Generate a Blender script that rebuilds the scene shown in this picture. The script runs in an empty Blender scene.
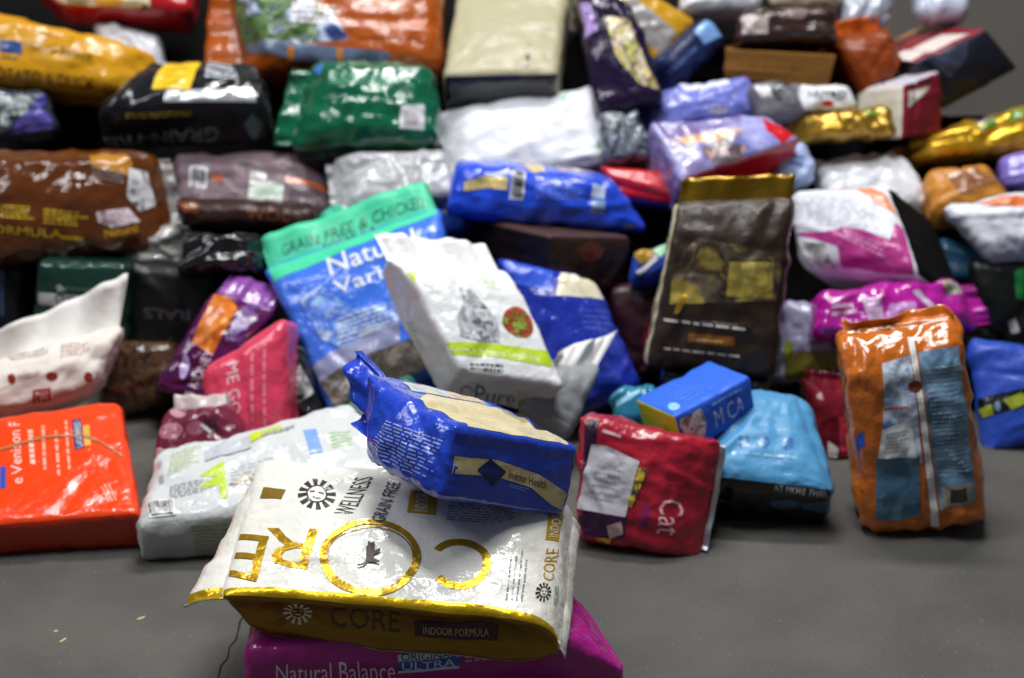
import bpy, bmesh, math, random
import numpy as np
from mathutils import Vector, Matrix

S = bpy.context.scene
COL = S.collection

# ------------------------------------------------------------------ camera
FPX, CX, CY = 2000.0, 512.0, 339.0
PITCH = math.radians(25.0)
EYE = np.array([0.0, 0.0, 1.5])
FWD = np.array([0, math.cos(PITCH), -math.sin(PITCH)])
UPV = np.array([0, math.sin(PITCH), math.cos(PITCH)])
RGT = np.array([1.0, 0, 0])
cam_data = bpy.data.cameras.new('camera')
cam = bpy.data.objects.new('camera', cam_data)
COL.objects.link(cam)
cam.location = EYE
cam.rotation_euler = (math.pi / 2 - PITCH, 0, 0)
cam_data.sensor_width = 36.0
cam_data.lens = FPX / 1024.0 * 36.0
cam_data.dof.use_dof = True
cam_data.dof.focus_distance = 2.50
cam_data.dof.aperture_fstop = 2.9
cam_data.clip_start = 0.05
S.camera = cam

# ------------------------------------------------------------------ world, lamps, exposure
S.view_settings.view_transform = 'Standard'
S.view_settings.look = 'None'
S.view_settings.gamma = 1.0
S.view_settings.use_curve_mapping = False
S.view_settings.exposure = 0.14
world = bpy.data.worlds.new('world')
S.world = world
world.use_nodes = True
world.node_tree.nodes['Background'].inputs[0].default_value = (0.85, 0.92, 1.0, 1)
world.node_tree.nodes['Background'].inputs[1].default_value = 0.09


def lamp(name, loc, target, sx, sy, power, color=(1, 1, 1)):
    l = bpy.data.lights.new(name, 'AREA')
    l.shape = 'RECTANGLE'
    l.size, l.size_y = sx, sy
    l.energy = power
    l.color = color
    o = bpy.data.objects.new(name, l)
    COL.objects.link(o)
    o.location = loc
    o.rotation_euler = (Vector(target) - Vector(loc)).to_track_quat('-Z', 'Y').to_euler()
    return o


lamp('ceiling_lamp', (0.15, 3.45, 2.75), (0.1, 3.0, 0), 1.3, 0.25, 53, (1.0, 0.985, 0.96))
lamp('ceiling_lamp', (-0.05, 2.5, 2.9), (0.05, 2.6, 0), 1.3, 0.25, 38, (0.97, 0.99, 1.0))
lamp('ceiling_lamp', (-1.9, 2.1, 2.9), (0.0, 2.9, 0.2), 0.4, 1.5, 30, (0.96, 0.98, 1.0))


# ------------------------------------------------------------------ helpers
def lin(h):
    h = h.lstrip('#')
    out = []
    for i in (0, 2, 4):
        c = int(h[i:i + 2], 16) / 255.0
        out.append(c / 12.92 if c <= 0.04045 else ((c + 0.055) / 1.055) ** 2.4)
    k = min(1.0, 0.78 / max(max(out), 1e-6)) if min(out) > 0.3 else 1.0  # no plastic or paper is whiter than this
    return (*(c * k for c in out), 1.0)


def ray(px, py):
    return FWD + (px - CX) / FPX * RGT + (CY - py) / FPX * UPV


def project(P):
    q = P - EYE
    z = q @ FWD
    return np.stack([CX + FPX * (q @ RGT) / z, CY - FPX * (q @ UPV) / z], -1)


def pile_y(py):
    return 2.55 + (545 - py) * 0.0018


_mats = {}


def crumple(nt, strength, dist=0.008, s1=10.0, s2=60.0):
    g = nt.nodes.new('ShaderNodeNewGeometry')
    n0 = nt.nodes.new('ShaderNodeTexNoise')
    n0.inputs['Scale'].default_value = 9
    mixv = nt.nodes.new('ShaderNodeVectorMath'); mixv.operation = 'MULTIPLY_ADD'
    mixv.inputs[1].default_value = (0.09, 0.09, 0.09)
    nt.links.new(g.outputs['Position'], n0.inputs['Vector'])
    nt.links.new(n0.outputs['Color'], mixv.inputs[0])
    nt.links.new(g.outputs['Position'], mixv.inputs[2])
    v = nt.nodes.new('ShaderNodeTexNoise'); v.noise_type = 'RIDGED_MULTIFRACTAL'
    v.inputs['Scale'].default_value = s1
    v.inputs['Detail'].default_value = 2.5
    v.inputs['Roughness'].default_value = 0.4
    nt.links.new(mixv.outputs[0], v.inputs['Vector'])
    n2 = nt.nodes.new('ShaderNodeTexNoise')
    n2.inputs['Scale'].default_value = s2
    n2.inputs['Detail'].default_value = 2
    nt.links.new(g.outputs['Position'], n2.inputs['Vector'])
    ad = nt.nodes.new('ShaderNodeMath'); ad.operation = 'MULTIPLY_ADD'
    ad.inputs[1].default_value = 0.35
    nt.links.new(n2.outputs['Fac'], ad.inputs[0])
    nt.links.new(v.outputs['Fac'], ad.inputs[2])
    b = nt.nodes.new('ShaderNodeBump')
    b.inputs['Strength'].default_value = strength
    b.inputs['Distance'].default_value = dist
    nt.links.new(ad.outputs[0], b.inputs['Height'])
    return b


FIN = {  # roughness, metallic, coat, bump strength
    'film': (0.22, 0.0, 0.25, 0.95), 'soft': (0.42, 0.0, 0.05, 0.6), 'foil': (0.3, 0.65, 0.2, 0.9),
    'paper': (0.75, 0.0, 0.0, 0.5), 'ink': (0.27, 0.0, 0.15, 0.9), 'gloss': (0.14, 0.0, 0.5, 1.0),
    'clear': (0.13, 0.0, 0.6, 1.0), 'dull': (0.85, 0.0, 0.0, 0.2)}


def mat(col, fin='film'):
    """col is '#rrggbb', or a tuple of colours (+ scale) for printed artwork."""
    key = (col, fin)
    if key in _mats:
        return _mats[key]
    m = bpy.data.materials.new('printed_film')
    m.use_nodes = True
    nt = m.node_tree
    p = nt.nodes['Principled BSDF']
    ro, me, co, bu = FIN[fin]
    p.inputs['Roughness'].default_value = ro
    p.inputs['Metallic'].default_value = me
    p.inputs['Coat Weight'].default_value = co
    p.inputs['Coat Roughness'].default_value = 0.06
    p.inputs['Specular IOR Level'].default_value = {'soft': 0.3, 'dull': 0.15, 'paper': 0.25}.get(fin, 0.5)
    if isinstance(col, str):
        p.inputs['Base Color'].default_value = lin(col)
    else:
        scale = [c for c in col if not isinstance(c, str)]
        cols = [c for c in col if isinstance(c, str)]
        g = nt.nodes.new('ShaderNodeNewGeometry')
        n = nt.nodes.new('ShaderNodeTexNoise')
        n.inputs['Scale'].default_value = scale[0] if scale else 22
        n.inputs['Detail'].default_value = 4
        n.inputs['Distortion'].default_value = 0.6
        nt.links.new(g.outputs['Position'], n.inputs['Vector'])
        r = nt.nodes.new('ShaderNodeValToRGB')
        el = r.color_ramp.elements
        k = len(cols)
        while len(el) < k:
            el.new(0.5)
        for i, c in enumerate(cols):
            el[i].position = 0.36 + 0.28 * i / max(1, k - 1)
            el[i].color = lin(c)
        nt.links.new(n.outputs['Fac'], r.inputs['Fac'])
        nt.links.new(r.outputs['Color'], p.inputs['Base Color'])
    b = crumple(nt, bu)
    nt.links.new(b.outputs['Normal'], p.inputs['Normal'])
    _mats[key] = m
    return m


class Perlin:
    def __init__(self, seed):
        rg = np.random.RandomState(seed)
        self.p = rg.permutation(256)
        g = rg.normal(size=(256, 3))
        self.g = g / np.linalg.norm(g, axis=1)[:, None]

    def __call__(self, P):
        i = np.floor(P).astype(int)
        f = P - i
        u = f * f * f * (f * (f * 6 - 15) + 10)
        out = 0
        for dx in (0, 1):
            for dy in (0, 1):
                for dz in (0, 1):
                    h = self.p[(self.p[(self.p[(i[..., 0] + dx) & 255] + i[..., 1] + dy) & 255] + i[..., 2] + dz) & 255]
                    gr = self.g[h]
                    d = ((f - np.array([dx, dy, dz])) * gr).sum(-1)
                    w = (u[..., 0] if dx else 1 - u[..., 0]) * (u[..., 1] if dy else 1 - u[..., 1]) * (u[..., 2] if dz else 1 - u[..., 2])
                    out = out + d * w
        return out


def link(name, me, parent, m, loc=None):
    o = bpy.data.objects.new(name, me)
    COL.objects.link(o)
    if m is not None:
        for x in (m if isinstance(m, list) else [m]):
            me.materials.append(x)
    if parent is not None:
        o.parent = parent
    if loc is not None:
        o.location = loc
    return o


def mesh_from(name, verts, faces, smooth=True):
    me = bpy.data.meshes.new(name)
    me.from_pydata([tuple(v) for v in verts], [], [tuple(f) for f in faces])
    if smooth:
        me.polygons.foreach_set('use_smooth', [True] * len(me.polygons))
    me.update()
    return me


# ------------------------------------------------------------------ prints: shapes in the unit square
def sh_poly(pts):
    bm = bmesh.new()
    f = bm.faces.new([bm.verts.new((x, y, 0)) for x, y in pts])
    bmesh.ops.triangulate(bm, faces=[f])
    return bm


def sh_rects(rs):
    bm = bmesh.new()
    for x0, y0, x1, y1 in rs:
        bm.faces.new([bm.verts.new(c) for c in ((x0, y0, 0), (x1, y0, 0), (x1, y1, 0), (x0, y1, 0))])
    return bm


def sh_ring(rin, a0, a1, n=40):
    bm = bmesh.new()
    prev = None
    for k in range(n + 1):
        a = math.radians(a0 + (a1 - a0) * k / n)
        c, s = math.cos(a), math.sin(a)
        cur = (bm.verts.new((0.5 + 0.5 * c, 0.5 + 0.5 * s, 0)), bm.verts.new((0.5 + 0.5 * rin * c, 0.5 + 0.5 * rin * s, 0)))
        if prev:
            bm.faces.new((prev[0], cur[0], cur[1], prev[1]))
        prev = cur
    return bm


def sh_wheel(rin=0.55, n=12):
    bm = bmesh.new()
    for k in range(n):
        a0, a1 = 2 * math.pi * k / n, 2 * math.pi * (k + 0.55) / n
        vs = [(r * math.cos(a), r * math.sin(a)) for r, a in ((rin, a0), (1, a0), (1, a1), (rin, a1))]
        bm.faces.new([bm.verts.new((0.5 + 0.5 * x, 0.5 + 0.5 * y, 0)) for x, y in vs])
    m = 24
    for q in (0,):
        prev = None
        for k in range(m + 1):
            a = 2 * math.pi * k / m
            cur = [bm.verts.new((0.5 + 0.5 * r * math.cos(a), 0.5 + 0.5 * r * math.sin(a), 0)) for r in (rin, rin - 0.08)]
            if prev:
                bm.faces.new((prev[0], cur[0], cur[1], prev[1]))
            prev = cur
    # closed eyes and smile
    for x0, y0, x1, y1 in ((.32, .52, .45, .56), (.55, .52, .68, .56), (.4, .36, .6, .4)):
        bm.faces.new([bm.verts.new(c) for c in ((x0, y0, 0), (x1, y0, 0), (x1, y1, 0), (x0, y1, 0))])
    return bm


_txt = {}


def sh_text(s, bold=0.0):
    key = (s, bold)
    if key not in _txt:
        cu = bpy.data.curves.new('lettering', 'FONT')
        cu.body = s
        cu.resolution_u = 2
        cu.offset = bold
        o = bpy.data.objects.new('lettering', cu)
        me = o.to_mesh()
        v = np.array([list(x.co) for x in me.vertices])
        f = [tuple(p.vertices) for p in me.polygons]
        o.to_mesh_clear()
        bpy.data.objects.remove(o)
        bpy.data.curves.remove(cu)
        lo, hi = v.min(0), v.max(0)
        v = (v - lo) / np.maximum(hi - lo, 1e-6)
        _txt[key] = (v, f)
    v, f = _txt[key]
    bm = bmesh.new()
    vs = [bm.verts.new((x, y, 0)) for x, y, _ in v]
    for q in f:
        try:
            bm.faces.new([vs[i] for i in q])
        except ValueError:
            pass
    return bm


def sh_lines(n, seed, gap=0.5):
    rg = random.Random(seed)
    rs = []
    for k in range(n):
        y0 = (k + 0.5 - gap / 2) / n
        y1 = (k + 0.5 + gap / 2) / n
        x = 0.0
        end = rg.uniform(0.7, 1.0)
        while x < end:
            w = rg.uniform(0.05, 0.16)
            rs.append((x, y0, min(x + w, end), y1))
            x += w + 0.03
    return sh_rects(rs)


def sh_bars(seed):
    rg = random.Random(seed)
    rs = []
    x = 0.06
    while x < 0.92:
        w = rg.choice((0.015, 0.03, 0.045))
        rs.append((x, 0.22, x + w, 0.92))
        x += w + rg.choice((0.02, 0.035))
    rs.append((0.1, 0.06, 0.9, 0.15))
    return sh_rects(rs)


def bump2d(bm, nx, ny):
    for k in range(1, nx):
        bmesh.ops.bisect_plane(bm, geom=bm.verts[:] + bm.edges[:] + bm.faces[:], plane_co=(k / nx, 0, 0), plane_no=(1, 0, 0))
    for k in range(1, ny):
        bmesh.ops.bisect_plane(bm, geom=bm.verts[:] + bm.edges[:] + bm.faces[:], plane_co=(0, k / ny, 0), plane_no=(0, 1, 0))


# print specs ------------------------------------------------------------
def R(face, pts, col, fin='ink', name='printed_panel', **k): return dict(s='rect', face=face, pts=pts, col=col, fin=fin, name=name, **k)
def T(face, pts, text, col, fin='ink', bold=0.0, **k): return dict(s='text', face=face, pts=pts, text=text, col=col, fin=fin, bold=bold, name='lettering', **k)
def E(face, pts, col, fin='ink', name='printed_emblem', **k): return dict(s='ell', face=face, pts=pts, col=col, fin=fin, name=name, **k)
def G(face, pts, rin, a0, a1, col, fin='ink', **k): return dict(s='ring', face=face, pts=pts, rin=rin, a0=a0, a1=a1, col=col, fin=fin, name='printed_ring', **k)
def W(face, pts, col, fin='ink', **k): return dict(s='wheel', face=face, pts=pts, col=col, fin=fin, name='wheel_emblem', **k)
def LN(face, pts, n, col, fin='ink', gap=.5, **k): return dict(s='lines', face=face, pts=pts, n=n, col=col, fin=fin, gap=gap, name='fine_print', **k)
def BAR(face, pts, col='#15151a', **k): return dict(s='bars', face=face, pts=pts, col=col, fin='ink', name='barcode_bars', **k)
def PL(face, pts, col, fin='ink', name='printed_shape', **k): return dict(s='poly', face=face, pts=pts, col=col, fin=fin, name=name, **k)


def box(x0, y0, x1, y1):
    """an upright print in the picture: bottom-left, bottom-right, top-right, top-left"""
    return [(x0, y1), (x1, y1), (x1, y0), (x0, y0)]


class Face:
    def __init__(self, us, vs, smooth, final, normals):
        self.us, self.vs, self.s, self.f, self.n = us, vs, smooth, final, normals
        self.px = project(smooth)

    def at(self, grid, u, v):
        u = np.clip(u, 0, 1); v = np.clip(v, 0, 1)
        i = np.clip(np.searchsorted(self.us, u) - 1, 0, len(self.us) - 2)
        j = np.clip(np.searchsorted(self.vs, v) - 1, 0, len(self.vs) - 2)
        a = ((u - self.us[i]) / (self.us[i + 1] - self.us[i]))[:, None]
        b = ((v - self.vs[j]) / (self.vs[j + 1] - self.vs[j]))[:, None]
        return (grid[i, j] * (1 - a) + grid[i + 1, j] * a) * (1 - b) + (grid[i, j + 1] * (1 - a) + grid[i + 1, j + 1] * a) * b

    def inv(self, pts):
        out = []
        for p in pts:
            d = ((self.px - np.array(p)) ** 2).sum(-1)
            i, j = np.unravel_index(d.argmin(), d.shape)
            uv = np.array([self.us[i], self.vs[j]])
            for _ in range(8):
                def g(q): return project(self.at(self.s, np.array([q[0]]), np.array([q[1]])))[0]
                c = g(uv)
                h = 0.02
                s0 = -h if uv[0] > 0.5 else h
                s1 = -h if uv[1] > 0.5 else h
                J = np.stack([(g(uv + [s0, 0]) - c) / s0, (g(uv + [0, s1]) - c) / s1], 1)
                try:
                    st = np.linalg.solve(J, np.array(p) - c)
                except np.linalg.LinAlgError:
                    break
                uv = np.clip(uv + np.clip(st, -0.15, 0.15), 0.012, 0.988)
            out.append(uv)
        return np.array(out)


_seed = [0]


def make_print(pr, faces, root, loc, layer):
    fc = faces[pr['face']]
    pts = np.array(pr['pts'], float)
    uvmode = pts.max() <= 1.0001
    if pr['s'] == 'poly':
        uv = pts if uvmode else fc.inv(pts)
        lo, hi = uv.min(0), uv.max(0)
        bm = sh_poly((uv - lo) / np.maximum(hi - lo, 1e-6))
        q = np.array([[lo[0], lo[1]], [hi[0], lo[1]], [hi[0], hi[1]], [lo[0], hi[1]]])
    else:
        if len(pts) == 3:  # baseline left, baseline right, top left
            pts = np.array([pts[0], pts[1], pts[1] + pts[2] - pts[0], pts[2]])
        q = pts if uvmode else fc.inv(pts)
        s = pr['s']
        _seed[0] += 1
        bm = (sh_rects([(0, 0, 1, 1)]) if s == 'rect' else sh_text(pr['text'], pr['bold']) if s == 'text'
              else sh_poly([(0.5 + 0.5 * math.cos(a * math.pi / 14), 0.5 + 0.5 * math.sin(a * math.pi / 14)) for a in range(28)]) if s == 'ell'
              else sh_ring(pr['rin'], pr['a0'], pr['a1']) if s == 'ring' else sh_wheel() if s == 'wheel'
              else sh_lines(pr['n'], _seed[0], pr['gap']) if s == 'lines' else sh_bars(_seed[0]))
    ext = np.abs(q.max(0) - q.min(0))
    k = len(fc.us) * (1.0 if pr['s'] in ('text', 'lines', 'bars') else 1.5)
    nx = int(np.clip(max(np.abs(q[1] - q[0])) * k, 2, 60))
    ny = int(np.clip(max(np.abs(q[3] - q[0])) * k, 2, 60))
    if pr['s'] == 'lines':
        ny = 1
    bump2d(bm, nx, ny)
    v = np.array([list(x.co) for x in bm.verts])
    if len(v) == 0:
        bm.free()
        return
    a, b = v[:, 0:1], v[:, 1:2]
    uv = (q[0] * (1 - a) + q[1] * a) * (1 - b) + (q[3] * (1 - a) + q[2] * a) * b
    P = fc.at(fc.f, uv[:, 0], uv[:, 1])
    N = fc.at(fc.n, uv[:, 0], uv[:, 1])
    N /= np.linalg.norm(N, axis=1)[:, None] + 1e-9
    lo, hi = uv.min(0), uv.max(0)
    under = fc.laid if hasattr(fc, 'laid') else []
    dep = 1 + max([-1] + [dd for l2, h2, dd in under if (lo < h2).all() and (l2 < hi).all()])
    fc.laid = under + [(lo, hi, dep)]
    P = P + N * (0.0006 + 0.0006 * min(dep, 4)) - loc
    for x, p in zip(bm.verts, P):
        x.co = p
    bmesh.ops.recalc_face_normals(bm, faces=bm.faces[:])
    # every print faces outward
    nn = N.mean(0)
    for f in bm.faces:
        f.normal_update()
        if f.normal.dot(Vector(nn)) < 0:
            f.normal_flip()
        f.smooth = True
    me = bpy.data.meshes.new(pr['name'])
    bm.to_mesh(me)
    bm.free()
    o = link(pr['name'], me, root, mat(pr['col'], pr['fin']))
    if pr.get('label'):
        o['label'] = pr['label']
    return o


AX = {'F': (0, 1, 2, 1), 'K': (0, 1, 2, -1), 'L': (2, 1, 0, -1), 'R': (2, 1, 0, 1), 'B': (0, 2, 1, -1), 'T': (0, 2, 1, 1)}
_bags = [0]


def build_bag(label, quad, el=45, az=0, th=0.1, col='#888888', fin='film', d=0.0, z=None, pin='', taper=0.4, seal=0.03,
        sealcol=None, r=0.018, bul=0.25, wr=1.0, sealz=0.0, curl=0.0, fc=None, prints=(), name='pet_food_bag', cat='bag',
        group=None, n=44, mint=0.06, sealwave=0.006, sealfin=None, gus=0.0, seed=None,
        grow=1.05, zb=None, lift=0.0):
    """A filled bag: its facing panel lies on the plane through the middle of `quad` with normal elevation el, azimuth az;
    th is the real thickness behind it. pin: the ends ('T','B','L','R') drawn together to a flat sealed edge."""
    _bags[0] += 1
    seed = seed or _bags[0] * 7 + 3
    rg = np.random.RandomState(seed)
    pn = Perlin(seed)
    e, a = math.radians(el), math.radians(az)
    N = np.array([math.sin(a) * math.cos(e), -math.cos(a) * math.cos(e), math.sin(e)])
    q = np.array(quad, float)
    m = q.mean(0)
    q = m + (q - m) * grow
    rr = ray(*m)
    if zb is not None:  # the lower front edge rests at height zb
        rb = ray(*((q[2] + q[3]) / 2))
        P0 = EYE + rb * ((zb - EYE[2]) / rb[2])
    elif z is None:
        P0 = EYE + rr * ((pile_y(m[1]) - d) / rr[1])
    else:
        P0 = EYE + rr * ((z - EYE[2]) / rr[2])
    C = []
    for p in q:
        w = ray(*p)
        C.append(EYE + w * (((P0 - EYE) @ N) / (w @ N)))
    TL, TR, BR, BL = C
    Wd = (np.linalg.norm(TR - TL) + np.linalg.norm(BR - BL)) / 2
    Ln = (np.linalg.norm(TL - BL) + np.linalg.norm(TR - BR)) / 2
    half = np.array([Wd / 2, Ln / 2, th / 2])
    r = min(r, th * 0.48, Wd * 0.4, Ln * 0.4)

    def params(k):
        t = np.linspace(-1, 1, k)
        return 0.55 * np.sin(math.pi / 2 * t) + 0.45 * t
    g = [params(n), params(n), params(max(8, n // 3))]
    idx, cube, quads = {}, [], {}
    for f, (iu, iv, iw, sg) in AX.items():
        gu, gv = g[iu], g[iv]
        I = np.zeros((len(gu), len(gv)), int)
        for i, u in enumerate(gu):
            for j, v in enumerate(gv):
                c = [0, 0, 0]
                c[iu], c[iv], c[iw] = u, v, float(sg)
                k = (round(c[0], 6), round(c[1], 6), round(c[2], 6))
                if k not in idx:
                    idx[k] = len(cube)
                    cube.append(c)
                I[i, j] = idx[k]
        quads[f] = I
    X = np.array(cube)
    p = X * half
    inner = np.clip(p, -(half - r), half - r)
    dv = p - inner
    nb = dv / (np.linalg.norm(dv, axis=1)[:, None] + 1e-9)
    p = inner + r * nb
    s3 = p / half  # normalised, rounded
    x, y, zz = p[:, 0].copy(), p[:, 1].copy(), p[:, 2].copy()
    bulge = 1 + bul * (1 - np.clip(s3[:, 0], -1, 1) ** 2) ** 0.8 * (1 - np.clip(s3[:, 1], -1, 1) ** 2) ** 0.8
    zz = zz * bulge
    t = np.ones(len(X))
    fold = np.zeros(len(X))
    zoff = np.zeros(len(X))
    for ch in pin:
        axk, sg = {'T': (1, 1), 'B': (1, -1), 'L': (0, -1), 'R': (0, 1)}[ch]
        s = np.clip((1 - sg * s3[:, axk]) / 2 / taper, 0, 1)
        tk = np.maximum((1 - (1 - s) ** 2) ** 0.62, mint)
        zoff = zoff + (sealz[ch] if isinstance(sealz, dict) else sealz) * (1 - tk)
        t = t * tk
        cross = (y if axk == 0 else x)
        L_ = half[1 if axk == 0 else 0]
        dist = s * taper * 2 * half[axk]
        for _ in range(8):
            c0 = rg.uniform(-0.9, 0.9) * L_
            wdt = rg.uniform(0.012, 0.03)
            sl = rg.uniform(-0.5, 0.5)
            am = rg.uniform(0.3, 1.0) * rg.choice([-1, 1]) * 0.006 * min(wr, 1.6)
            ln = rg.uniform(0.03, 0.09)
            fold += am * np.maximum(0, 1 - np.abs(cross - c0 - sl * dist) / wdt) * np.exp(-dist / ln) * np.clip(s * 6, 0, 1)
        if axk == 1:
            x = x * (1 + 0.05 * (1 - s) ** 2)
        else:
            y = y * (1 + 0.05 * (1 - s) ** 2)
    zz = zz * t + zoff * half[2]
    if gus:
        side = 1 - np.clip(zz / half[2], -1, 1) ** 2
        x = x - gus * np.sign(x) * side * np.clip((np.abs(s3[:, 0]) - 0.8) * 5, 0, 1)
        y = y - gus * np.sign(y) * side * np.clip((np.abs(s3[:, 1]) - 0.8) * 5, 0, 1)
    # crumpling
    lp = np.stack([x, y, zz], 1)
    size = max(Wd, Ln)
    low = pn(lp * (5.0 / max(size, 0.15)) + seed) * 0.022 * size
    ridge = (0.3 - np.abs(pn(lp * (7.0 / max(size, .2)) + 31.7))) * 0.045 * size
    fine = (0.3 - np.abs(pn(lp * (20.0 / max(size, .2)) + 11.7))) * 0.012 * size
    web = np.exp(-np.abs(pn(lp * (9.0 / max(size, .2)) + 77.1)) / 0.05) * pn(lp * (4.0 / max(size, .2)) + 5.3)
    crease = web * 0.035 * size * wr
    for _ in range(int(9 * wr)):
        c0 = rg.uniform(-0.9, 0.9, 2) * half[:2]
        an = rg.uniform(0, math.pi)
        dx, dy = x - c0[0], y - c0[1]
        tt, nn_ = dx * math.cos(an) + dy * math.sin(an), -dx * math.sin(an) + dy * math.cos(an)
        wdt = rg.uniform(0.006, 0.02)
        crease += rg.choice([-1, 1]) * rg.uniform(0.002, 0.005) * np.maximum(0, 1 - np.abs(nn_) / wdt) * np.exp(-(tt / rg.uniform(0.03, 0.12)) ** 2)

    def world(x, y, zz):
        u, v = (x / Wd + 0.5)[:, None], (y / Ln + 0.5)[:, None]
        return (TL * (1 - u) + TR * u) * v + (BL * (1 - u) + BR * u) * (1 - v) + N * (zz - th / 2)[:, None]
    P0s = world(x, y, zz)
    faces = []
    for f, I in quads.items():
        iu, iv, iw, sg = AX[f]
        ax_u, ax_v = np.eye(3)[iu], np.eye(3)[iv]
        flip = np.cross(ax_u, ax_v)[iw] * sg < 0
        qd = np.stack([I[:-1, :-1], I[1:, :-1], I[1:, 1:], I[:-1, 1:]], -1).reshape(-1, 4)
        quads_f = qd[:, ::-1] if flip else qd
        faces.append((f, quads_f))

    def normals(P):
        nv = np.zeros_like(P)
        for f, qd in faces:
            fn = np.cross(P[qd[:, 2]] - P[qd[:, 0]], P[qd[:, 3]] - P[qd[:, 1]])
            for k in range(4):
                np.add.at(nv, qd[:, k], fn)
        return nv / (np.linalg.norm(nv, axis=1)[:, None] + 1e-12)
    n0 = normals(P0s)
    disp = wr * (low * 0.7 + ridge + fine * 0.6) + crease + fold
    disp = disp * (0.25 + 0.75 * np.clip(t, 0, 1))
    P = P0s + n0 * disp[:, None]
    P[:, 2] = np.maximum(P[:, 2], 0.002)
    n1 = normals(P)
    base = np.array([P[:, 0].mean(), P[:, 1].mean(), P[:, 2].min()])
    root = bpy.data.objects.new(name, None)
    COL.objects.link(root)
    root.location = base
    root['label'] = label
    root['category'] = cat
    if group:
        root['group'] = group
    fc = fc or {}
    main = np.concatenate([qd for f, qd in faces if f not in fc])
    _emit('bag_body', P - base, main, root, mat(col, fin))
    for f, qd in faces:
        if f in fc:
            v = fc[f]
            c, fi, nm = (v if isinstance(v, (list, tuple)) and len(v) == 3 and v[1] in FIN else (v, fin, 'side_gusset'))
            _emit(nm, P - base, qd, root, mat(c, fi))
    fcs = {}
    for f, I in quads.items():
        iu, iv = AX[f][:2]
        fcs[f] = Face((g[iu] + 1) / 2, (g[iv] + 1) / 2, P0s[I], P[I], n1[I])
    for k, ch in enumerate(pin):
        sv = seal[ch] if isinstance(seal, dict) else seal
        if sv:
            _seal(ch, sv, quads, X, P, base, root, mat(sealcol or col, sealfin or fin), N, TL, TR, BR, BL, curl, rg, sealwave, fcs, lift)
    for k, pr in enumerate(prints):
        make_print(pr, fcs, root, base, k)
    return root


def _emit(nm, P, qd, root, m):
    used = np.unique(qd)
    mp = np.full(len(P), -1)
    mp[used] = np.arange(len(used))
    me = mesh_from(nm, P[used], mp[qd])
    return link(nm, me, root, m)


def _seal(ch, seal, quads, X, P, base, root, m, N, TL, TR, BR, BL, curl, rg, wave, fcs, lift=0.0):
    """the flat heat-sealed strip past a pinched end"""
    fF, fK = quads['F'], quads['K']
    if ch == 'T': eF, eK, out = fF[:, -1], fK[:, -1], ((TL - BL) + (TR - BR))
    elif ch == 'B': eF, eK, out = fF[:, 0], fK[:, 0], ((BL - TL) + (BR - TR))
    elif ch == 'L': eF, eK, out = fF[0, :], fK[0, :], ((TL - TR) + (BL - BR))
    else: eF, eK, out = fF[-1, :], fK[-1, :], ((TR - TL) + (BR - BL))
    out = out / np.linalg.norm(out) + np.array([0, 0, lift])
    out = out / np.linalg.norm(out)
    mid = (P[eF] + P[eK]) / 2
    k = len(mid)
    sl = np.linspace(seal[0], seal[1], k) if isinstance(seal, tuple) else np.full(k, seal)
    ph, fr = rg.uniform(0, 6), rg.uniform(1.2, 2.6)
    tt = np.linspace(0, 1, k)
    rows, rowsb = [], []
    ns = 6
    for s in range(ns + 1):
        w = s / ns
        off = wave * w * np.sin(ph + fr * 2 * math.pi * tt) + wave * 0.5 * w * np.sin(ph * 2 + fr * 5.3 * math.pi * tt) + curl * w * w
        c = mid + out * ((sl * (w * 1.06)) - 0.004)[:, None] + N * off[:, None]
        c[:, 2] = np.maximum(c[:, 2], 0.004)
        rows.append(c + N * 0.001)
        rowsb.append(c - N * 0.001)
    G_ = np.array(rows)
    V = np.concatenate([G_.reshape(-1, 3), np.array(rowsb).reshape(-1, 3)]) - base
    nn = (ns + 1) * k
    I = np.arange(nn).reshape(ns + 1, k)
    F1 = np.stack([I[:-1, :-1], I[:-1, 1:], I[1:, 1:], I[1:, :-1]], -1).reshape(-1, 4)
    F2 = F1[:, ::-1] + nn
    rim = [(I[-1, i], I[-1, i + 1], I[-1, i + 1] + nn, I[-1, i] + nn) for i in range(k - 1)]
    rim += [(I[i, 0], I[i + 1, 0], I[i + 1, 0] + nn, I[i, 0] + nn) for i in range(ns)]
    rim += [(I[i, -1], I[i + 1, -1], I[i + 1, -1] + nn, I[i, -1] + nn) for i in range(ns)]
    me = mesh_from('end_seal', V, list(map(tuple, F1)) + list(map(tuple, F2)) + rim)
    o = link('end_seal', me, root, m)
    nv = np.tile(N, (ns + 1, k, 1))
    fcs['S' + ch] = Face(tt, np.linspace(0, 1, ns + 1), G_.transpose(1, 0, 2), G_.transpose(1, 0, 2), nv.transpose(1, 0, 2))
    return o


# ------------------------------------------------------------------ settling: bags are noted first, moved apart in depth, then built
SPECS = []


def bag(*a, **k):
    SPECS.append((a, k))


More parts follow.
